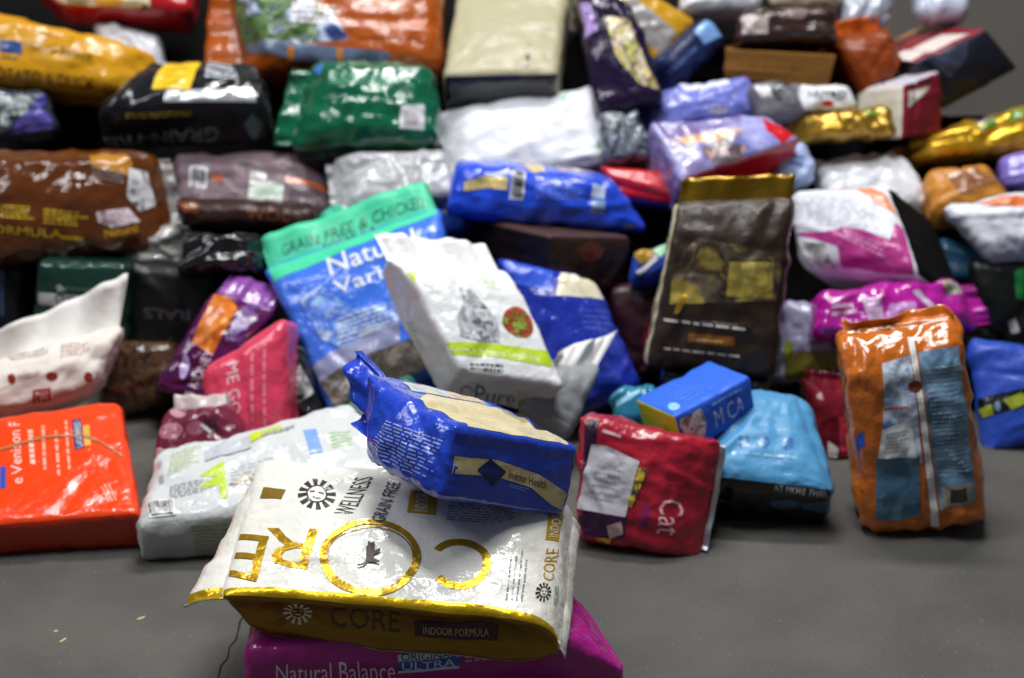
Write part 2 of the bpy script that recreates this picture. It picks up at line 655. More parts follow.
def hull(a, k):
    q = np.array(a[1], float)
    m = q.mean(0)
    q = m + (q - m) * k.get('grow', 1.05)
    e, az = math.radians(k.get('el', 45)), math.radians(k.get('az', 0))
    N = np.array([math.sin(az) * math.cos(e), -math.cos(az) * math.cos(e), math.sin(e)])
    rr = ray(*m)
    if k.get('zb') is not None:
        rb = ray(*((q[2] + q[3]) / 2)); P0 = EYE + rb * ((k['zb'] - EYE[2]) / rb[2])
    elif k.get('z') is not None:
        P0 = EYE + rr * ((k['z'] - EYE[2]) / rr[2])
    else:
        P0 = EYE + rr * ((pile_y(m[1]) - k.get('d', 0.0)) / rr[1])
    C = []
    for p in q:
        w = ray(*p)
        C.append(EYE + w * (((P0 - EYE) @ N) / (w @ N)))
    C = np.array(C)
    V = np.concatenate([C, C - N * k.get('th', 0.1)])
    V = V.mean(0) + (V - V.mean(0)) * 0.88
    u, v = C[1] - C[0], C[3] - C[0]
    ctr = EYE + rr * (((P0 - EYE) @ N) / (rr @ N))
    return V, N, u / np.linalg.norm(u), v / np.linalg.norm(v), pile_y(m[1]) - ctr[1], m[1]


def overlap(A, B):
    if (A[0].max(0) <= B[0].min(0)).any() or (B[0].max(0) <= A[0].min(0)).any():
        return False
    axes = [A[1], B[1], np.cross(A[1], A[2]), np.cross(A[1], A[3]), np.cross(B[1], B[2]), np.cross(B[1], B[3])]
    for x in (A[1], A[2], A[3]):
        for y in (B[1], B[2], B[3]):
            axes.append(np.cross(x, y))
    for ax in axes:
        n = np.linalg.norm(ax)
        if n < 1e-4:
            continue
        a, b = A[0] @ (ax / n), B[0] @ (ax / n)
        if a.max() - b.min() < 0.004 or b.max() - a.min() < 0.004:
            return False
    return True


def settle(rounds=60, step=0.012, most=0.3):
    H = [hull(a, k) for a, k in SPECS]
    moved = [0.0] * len(H)
    rank = [h[4] + h[5] * 1e-5 for h in H]  # what was nearer stays in front
    fixed = [k.pop('keep', False) or k.get('z') is not None or k.get('zb') is not None for a, k in SPECS]
    for _ in range(rounds):
        any_ = False
        for i in range(len(H)):
            for j in range(i):
                if overlap(H[i], H[j]):
                    b = i if rank[i] < rank[j] else j
                    if fixed[b]:
                        b = i + j - b
                    if fixed[b] or moved[b] >= (most if SPECS[b][1].get('fin') == 'dull' else 0.05):
                        continue
                    k = SPECS[b][1]
                    k['d'] = k.get('d', 0.0) - step
                    moved[b] += step
                    H[b] = hull(*SPECS[b])
                    any_ = True
        if not any_:
            break


def build_all():
    settle()
    for a, k in SPECS:
        build_bag(*a, **k)

# ------------------------------------------------------------------ the room
def grid_plane(name, x0, x1, y0, y1, z, m):
    me = mesh_from(name, [(x0, y0, z), (x1, y0, z), (x1, y1, z), (x0, y1, z)], [(0, 1, 2, 3)], False)
    o = link(name, me, None, m)
    o['kind'] = 'structure'
    return o


def surface_mat(name, c0, c1, c2, s1, s2, rough, bump):
    m = bpy.data.materials.new(name)
    m.use_nodes = True
    nt = m.node_tree
    p = nt.nodes['Principled BSDF']
    p.inputs['Roughness'].default_value = rough
    g = nt.nodes.new('ShaderNodeNewGeometry')
    a = nt.nodes.new('ShaderNodeTexNoise'); a.inputs['Scale'].default_value = s1; a.inputs['Detail'].default_value = 6
    b = nt.nodes.new('ShaderNodeTexNoise'); b.inputs['Scale'].default_value = s2; b.inputs['Detail'].default_value = 3
    for t in (a, b):
        nt.links.new(g.outputs['Position'], t.inputs['Vector'])
    r = nt.nodes.new('ShaderNodeValToRGB')
    r.color_ramp.elements[0].position, r.color_ramp.elements[0].color = 0.3, lin(c0)
    r.color_ramp.elements[1].position, r.color_ramp.elements[1].color = 0.7, lin(c1)
    nt.links.new(a.outputs['Fac'], r.inputs['Fac'])
    r2 = nt.nodes.new('ShaderNodeValToRGB')
    r2.color_ramp.elements[0].position = 0.66; r2.color_ramp.elements[0].color = (0, 0, 0, 1)
    r2.color_ramp.elements[1].position = 0.74; r2.color_ramp.elements[1].color = (1, 1, 1, 1)
    nt.links.new(b.outputs['Fac'], r2.inputs['Fac'])
    mx = nt.nodes.new('ShaderNodeMix'); mx.data_type = 'RGBA'
    nt.links.new(r2.outputs['Color'], mx.inputs['Factor'])
    nt.links.new(r.outputs['Color'], mx.inputs['A'])
    mx.inputs['B'].default_value = lin(c2)
    nt.links.new(mx.outputs['Result'], p.inputs['Base Color'])
    bp = nt.nodes.new('ShaderNodeBump'); bp.inputs['Strength'].default_value = bump; bp.inputs['Distance'].default_value = 0.002
    nt.links.new(b.outputs['Fac'], bp.inputs['Height'])
    nt.links.new(bp.outputs['Normal'], p.inputs['Normal'])
    return m


floor = grid_plane('floor', -4, 4, 0.4, 4.4, 0, surface_mat('concrete', '#413f3d', '#57554f', '#6e6a64', 5, 160, 0.7, 0.5))
wall = grid_plane('wall_back', -4, 4, 4.4, 4.4, 0, surface_mat('painted_wall', '#6c6863', '#75716b', '#77736c', 3, 60, 0.8, 0.1))
wall.data.clear_geometry()
wall.data.from_pydata([(-4, 4.4, 0), (4, 4.4, 0), (4, 4.4, 3.6), (-4, 4.4, 3.6)], [], [(0, 1, 2, 3)])


def floor_ribbon(name, pts, wd, col, z=0.0006):
    P = []
    for px, py in pts:
        w = ray(px, py)
        P.append(EYE + w * (-EYE[2] / w[2]))
    V, Fq = [], []
    for i, p in enumerate(P):
        s = wd * (0.5 + 0.5 * ((i * 7) % 5) / 4)
        V += [(p[0] - s, p[1], z), (p[0] + s, p[1], z)]
        if i:
            Fq.append((2 * i - 2, 2 * i - 1, 2 * i + 1, 2 * i))
    o = link(name, mesh_from(name, V, Fq, False), floor, mat(col, 'dull'))
    return o


floor_ribbon('floor_crack', [(243, 600), (246, 612), (240, 622), (238, 632), (236, 640), (229, 648), (228, 658), (221, 666), (218, 680), (215, 700)], 0.0016, '#2b2927')

# ------------------------------------------------------------------ front of the pile
WHITE = '#f4f2e8'
GOLD = '#c9a227'

bag('wide white and gold bag lying front and centre on top of the magenta bag',
    [(254, 456), (582, 484), (570, 624), (216, 592)], el=76, az=0, z=0.2, th=0.08, col=WHITE, pin='LR', taper=0.2, grow=1.0,
    seal={'L': (0.06, 0.008), 'R': (0.012, 0.016)}, sealz={'L': .75, 'R': -.3}, curl=-.02, bul=0.25, wr=0.55, r=0.012, gus=0.012, n=56, seed=11,
    fc={'B': ('#8f6a14', 'foil', 'side_gusset')},
    prints=[
        R('F', [(0.0, 0.0), (1.0, 0.0), (1.0, 0.055), (0.0, 0.055)], '#e6bd22', 'foil', name='gold_trim'),
        R('SL', [(0.0, 0.0), (0.16, 0.0), (0.16, 1.0), (0.0, 1.0)], '#e6bd22', 'foil', name='gold_trim'),
        G('F', [(421, 523), (320, 523), (320, 597), (421, 597)], 0.87, 0, 360, '#c39a1c', 'foil'),
        G('F', [(414, 529), (327, 529), (327, 591), (414, 591)], 0.965, 0, 360, '#c39a1c', 'foil'),
        G('F', [(491, 540), (428, 540), (428, 591), (491, 591)], 0.74, 40, 325, '#c39a1c', 'foil'),
        T('F', [(319, 531), (268, 530), (307, 569)], 'R', '#c39a1c', 'foil'), T('F', [(270, 539), (228, 539), (256, 582)], 'E', '#c39a1c', 'foil'),
        PL('F', [(366, 563), (366, 550), (368, 547), (368, 543), (371, 545), (374, 543), (375, 547), (374, 551), (374, 563)], '#3a1f16', 'soft', name='cat_emblem'),
        PL('F', [(373, 553), (380, 550), (381, 552), (374, 556)], '#3a1f16', 'soft', name='cat_emblem'), PL('F', [(373, 559), (380, 562), (379, 564), (373, 563)], '#3a1f16', 'soft', name='cat_emblem'),
        PL('F', [(357, 567), (363, 565), (367, 560), (368, 562), (364, 567), (358, 569)], '#3a1f16', 'soft', name='cat_emblem'),
        W('F', [(297, 511), (335, 513), (337, 481), (299, 479)], '#3a3634'),
        T('F', [(353, 518), (374, 478), (334, 516)], 'WELLNESS', '#3a3634', bold=.0),
        T('F', [(384, 526), (401, 486), (371, 524)], 'GRAIN FREE', '#3f3b38'),
        R('F', [(407, 514), (436, 517), (438, 495), (411, 492)], '#b08c1e'),
        T('F', [(427, 514), (430, 497), (414, 513)], 'INDOOR', '#f6efd8'),
        LN('F', [(446, 522), (520, 528), (524, 508), (450, 500)], 9, '#8b8a8a', gap=.35),
        LN('F', [(524, 602), (530, 548), (504, 600)], 4, '#8b8a8a', gap=.35),
        R('F', [(260, 499), (282, 501), (286, 490), (264, 488)], '#7a5f18'),
        R('F', [(545, 540), (558, 542), (563, 508), (549, 506)], '#b08c1e'),
        T('F', [(557, 538), (561, 511), (548, 537)], 'INDOOR', '#f6efd8'),
        T('F', [(553, 582), (558, 550), (541, 581)], 'CORE', '#b98f1a'),
        W('F', [(534, 602), (549, 603), (550, 585), (535, 584)], '#3a3634'),
        T('F', [(555, 606), (557, 587), (551, 606)], 'WELLNESS', '#3a3634'),
        W('B', [(283, 624), (312, 626), (312, 603), (283, 601)], '#e2d7b8'),
        T('B', [(330, 626), (400, 631), (400, 611), (330, 605)], 'CORE', '#4b3208'),
        R('B', [(415, 634), (498, 641), (498, 623), (415, 617)], '#3d1226'),
        T('B', [(424, 631), (489, 636), (489, 628), (424, 623)], 'INDOOR FORMULA', '#c9a86a'),
    ])

bag('magenta bag lying on the bare floor underneath the white and gold bag',
    [(275, 566), (572, 568), (618, 636), (250, 650)], el=86, az=0, z=0.105, th=0.104, col='#a11d7e', wr=0.6, r=0.02,
    bul=0.1, n=44, seed=23, pin='R', taper=.22, seal=.0, mint=.3, sealz=-.3,
    prints=[
        T('B', [(276, 682), (396, 678), (394, 658), (276, 664)], 'Natural Balance', '#e8d5e4'),
        R('B', [(398, 671), (459, 667), (459, 649), (398, 654)], '#c7cfe0'),
        T('B', [(401, 659), (456, 656), (456, 650), (401, 653)], 'ORIGINAL', '#2d2f78'),
        R('B', [(398, 668), (459, 664), (459, 656), (398, 660)], '#2f4fae'),
        T('B', [(402, 667), (455, 664), (455, 657), (402, 660)], 'ULTRA', '#e7e9f5'),
        LN('B', [(465, 662), (550, 655), (550, 645), (465, 651)], 3, '#c99bc0'),
    ])

bag('white bag with lime stripes and a barcode, left of the gold trimmed bag',
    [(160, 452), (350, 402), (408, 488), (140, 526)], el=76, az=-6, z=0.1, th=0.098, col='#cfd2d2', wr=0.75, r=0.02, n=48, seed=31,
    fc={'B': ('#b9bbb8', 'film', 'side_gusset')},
    prints=[
        LN('F', [(168, 477), (199, 468), (202, 446), (172, 455)], 9, '#a9bf4f', gap=.3),
        PL('F', [(200, 478), (224, 462), (228, 498), (221, 500), (219, 486), (201, 492), (200, 486), (216, 478)], '#b6d237'),
        LN('F', [(170, 500), (215, 492), (216, 478), (170, 486)], 7, '#b9bcbf', gap=.5),
        LN('F', [(205, 462), (255, 446), (252, 436), (204, 448)], 5, '#b9bcbf', gap=.5),
        R('F', [(150, 519), (176, 514), (174, 499), (149, 505)], '#f6f6f4'),
        BAR('F', [(150, 519), (176, 514), (174, 499), (149, 505)]),
        R('F', [(310, 456), (323, 454), (316, 430), (303, 432)], '#7fa2dd'),
        PL('F', [(250, 436), (262, 432), (282, 427), (281, 433), (262, 439), (251, 443)], '#c2d230'),
        LN('F', [(332, 450), (355, 446), (350, 430), (328, 434)], 5, '#8bbf6a', gap=.4),
        LN('B', [(196, 556), (240, 552), (240, 520), (192, 526)], 9, '#93a03a', gap=.4),
        LN('F', [(160, 488), (166, 486), (164, 456), (158, 460)], 2, '#a9a0a4'), R('F', [(206, 462), (252, 449), (250, 438), (205, 450)], '#bdc2c8'), LN('F', [(232, 490), (300, 474), (296, 452), (230, 468)], 6, '#b4b8bc', gap=.35),
        PL('F', [(228, 486), (246, 474), (262, 474), (250, 484)], ('#8a7a5a', '#d8d0c0', '#5a5040', 60)), LN('F', [(262, 440), (300, 430), (298, 424), (262, 434)], 1, '#9aa0a4'),
    ])

bag('royal blue bag with tan band and dark diamond, lying on the gold trimmed bag',
    [(360, 374), (457, 426), (440, 500), (360, 456)], el=26, az=-50, z=0.335, lift=.45, sealz=.85, th=0.225, col='#2144c0', pin='L', taper=0.3, mint=.3, seal=0.06, grow=1.03,
    wr=0.8, r=0.012, bul=0.15, n=44, seed=41, sealwave=.012, curl=.015, fc={'R': ('#1f3fb4', 'gloss', 'end_panel'), 'T': ('#2445bf', 'film', 'front_panel')},
    prints=[
        LN('F', [(372, 452), (438, 488), (446, 440), (388, 420)], 12, '#8f9fe0', gap=.45),
        PL('R', [(.97, .60), (.65, .64), (.3, .54), (.03, .34), (.03, .1), (.15, .16), (.34, .35), (.65, .43), (.97, .38)], '#cdbb8b'),
        PL('R', [(476, 470), (491, 459), (506, 472), (491, 485)], '#12205c', name='diamond_emblem'),
        T('R', [(508, 478), (545, 489), (546, 481), (509, 470)], 'Indoor Health', '#38331f'),
        LN('R', [(508, 487), (530, 493), (530, 488), (508, 483)], 2, '#7d92e0'),
        PL('T', [(.3, .12), (.55, .2), (.6, .05), (.97, .08), (.97, .9), (.5, .92), (.3, .7)], '#d9cba0'),
        PL('T', [(.08, .2), (.28, .14), (.28, .8), (.1, .7)], ('#7fb5dd', '#d9cba0', '#c58a6a', 30)),
    ])

bag('bright orange bag lying flat on the floor at the left edge',
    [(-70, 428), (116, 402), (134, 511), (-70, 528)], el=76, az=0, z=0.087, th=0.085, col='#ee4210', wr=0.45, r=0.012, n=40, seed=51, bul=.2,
    fc={'B': ('#b82c0c', 'film', 'side_gusset')},  # front side in a darker red that carries its shade
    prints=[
        T('F', [(23, 484), (20, 422), (12, 485)], 'e Venison F', '#ffe9dc'),
        LN('F', [(36, 464), (33, 424), (30, 464)], 1, '#ffd9c4', gap=.8),
        LN('F', [(48, 470), (46, 420), (42, 470)], 1, '#ffbfa0'),
        LN('F', [(62, 476), (58, 416), (56, 476)], 1, '#ffbfa0'),
        LN('F', [(72, 470), (68, 414), (67, 470)], 1, '#ffbfa0'),
        R('F', [(84, 450), (81, 420), (75, 451)], '#22306e'),
        T('F', [(83, 449), (80, 422), (77, 450)], 'LARGE BREED', '#e9ecf5'),
        R('F', [(91, 447), (89, 426), (85, 448)], '#d6b04c'),
        LN('F', [(118, 500), (110, 484), (107, 502)], 3, '#ffbfa0'),
        R('F', [(0, 489), (6, 489), (6, 467), (0, 467)], '#2a50b0'),
        PL('F', [(0, 450), (40, 438), (80, 435), (100, 442), (122, 456), (122, 458), (100, 444), (80, 437), (40, 440), (0, 452)], '#b07850', name='twine_strand'),  # highlight along a plastic string, painted as a flat thin line
    ])

bag('crumpled torn white paper bag with red print on top of the orange bag',
    [(-50, 368), (114, 322), (92, 392), (-50, 424)], el=32, az=6, d=0.06, th=0.11, col='#ddd4cc', fin='paper', pin='T', taper=0.5, seal=(.035, .09), sealcol='#efece8',
    wr=1.1, n=44, seed=61, sealwave=.014, sealz=-.2, curl=.01, sealfin='paper',
    prints=[
        LN('F', [(12, 362), (50, 356), (52, 346), (12, 352)], 4, '#a59490'),
        LN('F', [(60, 358), (92, 352), (94, 340), (62, 346)], 5, '#b08a86'),
        E('F', box(8, 374, 16, 384), '#8c2a26'), E('F', box(46, 372, 58, 381), '#8c2a26'), E('F', box(84, 372, 92, 382), '#8c2a26'),
        R('F', [(33, 405), (51, 402), (51, 387), (33, 390)], '#a23430'),
        T('F', [(36, 402), (48, 400), (48, 390), (36, 392)], 'DM', '#e8dcd6'),
        LN('F', [(54, 399), (90, 391), (90, 385), (54, 392)], 2, '#b58a86'),
        LN('F', [(18, 380), (42, 376), (42, 371), (18, 375)], 2, '#b58a86'),
    ])

bag('shiny purple bag with an orange panel leaning over the pink bag',
    [(214, 290), (272, 308), (204, 402), (156, 386)], el=34, az=8, d=0.07, th=0.09, col='#4d0e48', fin='gloss', pin='T', taper=.4, seal=.05,
    sealcol='#8d4fa0', wr=0.8, r=.012, seed=71, curl=-.03,
    prints=[
        PL('F', [(192, 342), (216, 290), (232, 294), (238, 308), (212, 356)], ('#d5781c', '#b65a14', '#e39a3c', 26)),
        T('F', [(192, 398), (214, 352), (184, 395)], '& KIDNEY', '#e3cfe0'),
        E('F', [(178, 378), (186, 380), (191, 358), (182, 354)], '#b9a8d8'),
        PL('F', [(224, 340), (250, 300), (262, 306), (240, 342)], ('#6f4a9a', '#3d1050', '#9a6cb8', 30)),
        R('F', [(174, 345), (180, 347), (184, 336), (178, 334)], '#5aa83c'),
    ])

bag('pink bag with white capital lettering standing between purple and black bags',
    [(200, 372), (284, 318), (286, 440), (212, 470)], el=28, az=-8, d=0.02, th=0.1, col='#d8405f', wr=.5, seed=81, keep=True, r=.02,
    prints=[
        T('F', [(226, 364), (231, 432), (238, 360)], 'ME GOO', '#f3ccd4'),
        LN('F', [(256, 430), (256, 345), (250, 430)], 1, '#e87f94'), LN('F', [(268, 425), (268, 340), (262, 425)], 1, '#e87f94'),
    ])

bag('maroon bag printed with pale round petals behind the lime striped bag',
    [(166, 402), (222, 398), (246, 440), (150, 474)], el=46, az=-12, d=0.06, th=0.09, col='#6a2038', wr=.9, seed=91, pin='T', taper=.4, seal=.03, sealcol='#c4b6b4', mint=.1,
    prints=[
        E('F', [(160, 440), (182, 438), (184, 422), (164, 424)], '#a56a80'), E('F', [(186, 436), (206, 434), (206, 420), (188, 422)], '#8a4a62'),
        E('F', [(198, 432), (222, 432), (216, 418), (200, 420)], '#3c2030'), E('F', [(172, 418), (192, 414), (188, 402), (174, 406)], '#b98a96'),
        E('F', [(154, 462), (166, 458), (166, 448), (156, 450)], '#c0a8b0'),
    ])

bag('big blue bag with a teal header strip leaning at the centre left of the pile',
    [(268, 264), (432, 206), (470, 352), (334, 410)], el=40, az=-6, d=0.03, th=0.1, col='#3d70dc', pin='T', taper=.25, seal=.06, sealcol='#46c79a', sealfin='soft',
    wr=.55, n=44, seed=101, r=.016, bul=.2, sealz=.3,
    prints=[
        PL('F', [(268, 266), (280, 262), (420, 212), (434, 206), (440, 214), (276, 282)], '#46c79a', 'soft', name='header_band'),
        T('ST', [(283, 256), (424, 207), (281, 245)], 'GRAIN FREE & CHICKEN', '#1f5f52'),
        T('ST', [(325, 253), (378, 234), (323, 244)], 'FORMULA', '#1f5f52'),
        T('F', [(331, 276), (418, 246), (326, 259)], 'Natural', '#eef3fb', bold=.01),
        T('F', [(338, 300), (424, 270), (332, 282)], 'Variety', '#eef3fb', bold=.01),
        PL('F', [(300, 300), (322, 285), (352, 310), (400, 300), (400, 320), (350, 350), (322, 340)], ('#9ec6ee', '#3563cf', '#cfe2f6', 24)),
        PL('F', [(310, 370), (332, 352), (400, 318), (400, 352), (350, 366), (322, 382)], '#8f93b8'),
        PL('F', [(322, 382), (350, 362), (460, 322), (468, 350), (336, 408)], ('#6d6459', '#4b4640', '#8a8074', 40)),
        LN('F', [(340, 345), (400, 325), (392, 300), (336, 318)], 6, '#d5e4f8', gap=.4),
    ])

bag('white bag with lime band and food picture, in the middle of the heap',
    [(398, 252), (506, 262), (561, 384), (461, 368)], el=46, az=24, d=0.20, th=0.11, col='#eef0f1', pin='T', taper=.3, seal=.055, wr=.6, n=48, seed=111,
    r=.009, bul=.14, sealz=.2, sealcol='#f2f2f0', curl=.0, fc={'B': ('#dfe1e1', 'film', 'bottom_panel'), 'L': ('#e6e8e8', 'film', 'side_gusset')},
    prints=[
        PL('F', [(444, 342), (470, 344), (520, 350), (552, 366), (554, 360), (530, 350), (480, 334), (446, 336)][:0] or [(446, 343), (448, 356), (500, 358), (552, 368), (548, 353), (500, 344)], '#b4cf2a'),
        T('F', [(452, 353), (540, 363), (538, 355), (451, 346)], 'Live a happy healthy', '#eef3d0'),
        PL('F', [(458, 286), (470, 290), (484, 304), (498, 322), (500, 342), (478, 341), (460, 336), (457, 316), (464, 302)], ('#8e939a', '#c4c7cb', '#5d6168', 60), name='cat_picture'),
        E('F', [(502, 334), (536, 342), (534, 312), (502, 306)], ('#b5532f', '#7d2f1c', '#7f9a3c', 60), name='food_picture'),
        LN('F', [(478, 288), (506, 292), (504, 280), (478, 276)], 3, '#a9c56a', gap=.3),
        PL('F', [(404, 300), (396, 288), (412, 268), (424, 270)][:0] or [(400, 286), (403, 274), (418, 272), (416, 279)], '#b4cf2a'),
        LN('F', [(470, 370), (505, 374), (505, 364), (470, 362)], 2, '#53575e', gap=.6),
        LN('L', [(406, 355), (424, 356), (418, 320), (402, 322)], 9, '#b4c46a', gap=.3),
        T('B', [(474, 401), (514, 405), (518, 392), (476, 384)], 'Pure', '#3b7a62'),
        T('B', [(514, 406), (534, 409), (538, 394), (518, 390)], 'Vita', '#c9cf8a'),
        G('B', [(460, 396), (472, 398), (474, 386), (462, 384)], .8, 0, 330, '#5a6270'),
        R('B', [(431, 404), (446, 406), (440, 399), (432, 397)], '#b4cf2a'),
    ])

bag('crumpled grey bag with a raised pale flap, beside the dark blue bag',
    [(552, 366), (604, 362), (572, 440), (522, 404)], el=34, az=20, d=0.13, th=0.05, col='#8f9294', fin='soft', pin='T', taper=.5, seal=(.03,.07), sealcol='#e4e4e2', wr=.6, seed=121,
    sealwave=.01)

bag('dark blue bag with a cream top panel standing right of the white bag',
    [(498, 258), (596, 282), (642, 384), (562, 420)], el=36, az=8, d=0.02, th=0.11, col='#1b2f9c', wr=.7, r=.02, n=40, seed=131, keep=True,
    prints=[
        PL('F', [(553, 264), (598, 278), (618, 312), (606, 302), (556, 296)], '#d8d0b4'),
        PL('F', [(498, 258), (550, 268), (552, 292), (516, 284)], '#3458d0'),
        LN('F', [(585, 330), (615, 334), (612, 312), (578, 308)], 4, '#3c52b8'),
    ])

bag('bright blue bag with tan labels and a barcode lying above the dark brown bag',
    [(462, 166), (608, 180), (646, 234), (450, 216)], el=14, az=3, d=0.05, th=0.11, col='#2148cc', wr=.7, n=40, seed=141, bul=.3, fc={'T': ('#2148cc', 'film', 'top_panel')},
    prints=[
        PL('F', [(464, 182), (486, 175), (508, 178), (507, 190), (486, 188), (464, 191)], '#cbb877'),
        R('F', [(509, 199), (523, 200), (525, 170), (511, 168)], '#c9cbd2'),
        BAR('F', [(511, 199), (511, 169), (523, 169), (523, 199)]),
        LN('F', [(535, 198), (585, 202), (585, 178), (535, 174)], 7, '#6a86dc', gap=.4),
        R('F', [(591, 197), (604, 199), (606, 186), (592, 184)], '#b8c4e4'), R('F', [(590, 212), (603, 214), (605, 201), (591, 199)], '#7f9ac4'),
        PL('T', [(516, 160), (537, 157), (546, 172), (534, 174)], '#cbb877'),
        PL('T', [(550, 162), (580, 162), (606, 176), (560, 173)], ('#c08a80', '#5a5aa0', '#d8c8c0', 30)),
        PL('F', [(622, 226), (632, 224), (634, 229), (624, 230)], '#8c8a5a'),
    ])

bag('dark chocolate brown bag with square corners wedged under the bright blue bag',
    [(550, 236), (630, 238), (620, 296), (552, 286)], el=10, az=36, d=0.08, th=0.24, col='#241610', fin='soft', wr=.5, r=.01, bul=.08, seed=151,
    fc={'T': ('#4a332d', 'soft', 'top_panel'), 'L': ('#1a0e0b', 'soft', 'side_gusset')},  # top coloured lighter as if lit, left side darkened as if shaded
    prints=[R('L', [(0, .94), (1, .94), (1, 1), (0, 1)], '#4a3028'), PL('T', [(488, 214), (520, 210), (556, 214), (552, 230), (514, 224), (500, 222)], ('#5a3830', '#2c1a15', '#8a6a60', 30)),
            PL('T', [(482, 218), (512, 212), (508, 222), (488, 224)], ('#e08a3c', '#f0d8a0', '#a0401c', 30)),
            E('F', box(578, 242, 602, 262), '#4a2018')])

bag('brown stand-up pouch with a gold header at the right of centre',
    [(680, 206), (791, 202), (774, 374), (648, 362)], el=20, az=-4, d=0.17, th=0.085, col='#2c2018', fin='soft', pin='T', taper=.28, sealz=.35, seal=.042, sealcol='#8a6c14', sealfin='foil',
    wr=.7, r=.014, n=48, seed=161, bul=.22, sealwave=.004, curl=.004,
    fc={'R': ('#6b655c', 'film', 'side_gusset'), 'L': ('#b7ad8c', 'film', 'side_gusset')},
    prints=[
        PL('F', [(684, 250), (700, 238), (770, 252), (782, 268), (776, 300), (670, 304), (672, 276)], ('#7a6a34', '#2c2018', '#5d5446', '#99863c', 16)),
        PL('F', [(730, 262), (774, 262), (772, 298), (726, 296)], ('#a0923c', '#8a7a34', '#c5b860', 30)),
        LN('F', [(664, 322), (766, 334), (766, 329), (664, 317)], 1, '#d5cfc4'), LN('F', [(664, 350), (756, 360), (756, 356), (664, 346)], 1, '#b9b2a6'),
        R('F', [(688, 342), (734, 346), (735, 337), (689, 333)], '#7a4a14'), LN('F', [(692, 341), (728, 344), (728, 340), (692, 337)], 1, '#c9a46a'),
        PL('F', [(674, 313), (680, 296), (686, 294), (684, 304), (678, 314)], '#c9a030', 'foil'),
        LN('F', [(700, 322), (750, 327), (750, 325), (700, 320)], 1, '#8f877c'),
    ])

bag('blue box shaped bag with a silver photo and white letters below the brown pouch',
    [(676, 416), (748, 378), (754, 410), (688, 455)], el=8, az=32, d=0.17, th=0.1, col='#2a58cc', fin='soft', wr=.35, r=.006, bul=.1, n=30, seed=171, keep=True,
    fc={'T': ('#2f66d8', 'soft', 'top_panel'), 'L': ('#a9c42c', 'soft', 'end_panel')},
    prints=[
        PL('F', [(678, 420), (700, 408), (706, 420), (704, 434), (688, 450)], ('#6d7278', '#c4c6c8', '#33363a', 60)),
        T('F', [(716, 428), (744, 410), (742, 395), (713, 411)], 'M CA', '#b9cdf2'), LN('F', [(712, 408), (742, 391), (741, 385), (711, 402)], 1, '#6fa8ec'),
        E('T', box(668, 403, 680, 411), '#8ec4f2'), LN('T', [(690, 402), (720, 384), (700, 380), (665, 398)], 4, '#4f86e8', gap=.35),
    ])

bag('red cat food bag with a grey paper slip, standing on the floor',
    [(584, 418), (716, 448), (697, 556), (580, 536)], el=24, az=-10, zb=0.012, th=0.075, col='#a31b30', wr=1.0, n=48, seed=181, bul=.4, r=.01, pin='R', taper=.5, seal=.014, sealcol='#b9bcc4', sealfin='foil',
    prints=[
        PL('F', [(586, 420), (600, 420), (596, 450), (588, 490), (600, 528), (584, 532)], '#2a1430'),
        PL('F', [(580, 516), (600, 506), (628, 514), (624, 538), (584, 534)], '#3a1c40'),
        PL('F', [(592, 444), (608, 446), (640, 462), (634, 482), (626, 516), (574, 506)], '#b5b3ba', 'paper', name='paper_slip'),
        LN('F', [(590, 500), (620, 506), (628, 470), (598, 462)], 6, '#8f8c96', gap=.15),
        PL('F', [(640, 466), (648, 470), (632, 508), (628, 504)], ('#c9b030', '#2a1430', '#c9b030', 60)),
        T('F', [(660, 498), (656, 533), (684, 501)], 'Cat', '#e9b0b8', bold=.0), T('F', [(643, 504), (640, 527), (652, 506)], 'Indoor', '#5a2a80'),
        PL('F', [(608, 524), (622, 520), (624, 532), (610, 538)], '#c9a8a8'), PL('F', [(596, 536), (612, 538), (610, 543), (598, 541)], '#c9a02c'),
        LN('F', [(664, 486), (694, 490), (696, 476), (666, 470)], 3, '#8a1428'),
        LN('F', [(602, 434), (622, 440), (622, 434), (604, 428)], 1, '#f4d8d8'),
    ])

bag('light blue bag with a black bottom panel, right of the red cat food bag',
    [(738, 376), (806, 384), (838, 490), (702, 474)], el=66, az=4, zb=0.085, th=0.115, col='#4f94c4', fin='soft', wr=.8, n=44, seed=191, r=.024, bul=.3, pin='T', taper=.3, seal=.02,
    fc={'B': ('#0c0c0e', 'film', 'bottom_panel')},
    prints=[
        E('F', box(738, 436, 750, 448), '#3f7cb8'), E('F', box(758, 436, 770, 448), '#3f7cb8'), E('F', box(782, 438, 794, 450), '#3f7cb8'),
        LN('F', [(732, 456), (800, 462), (800, 456), (732, 450)], 1, '#7fb8dc'),
        T('B', [(774, 490), (826, 497), (826, 491), (774, 484)], 'AT MORE THAN', '#c9c9c9'),
        E('B', box(770, 499, 800, 508), '#2a4a60'), E('B', box(802, 500, 832, 510), '#2a4a60'),
        LN('B', [(704, 502), (726, 504), (726, 498), (704, 496)], 1, '#5a5038'),
    ])

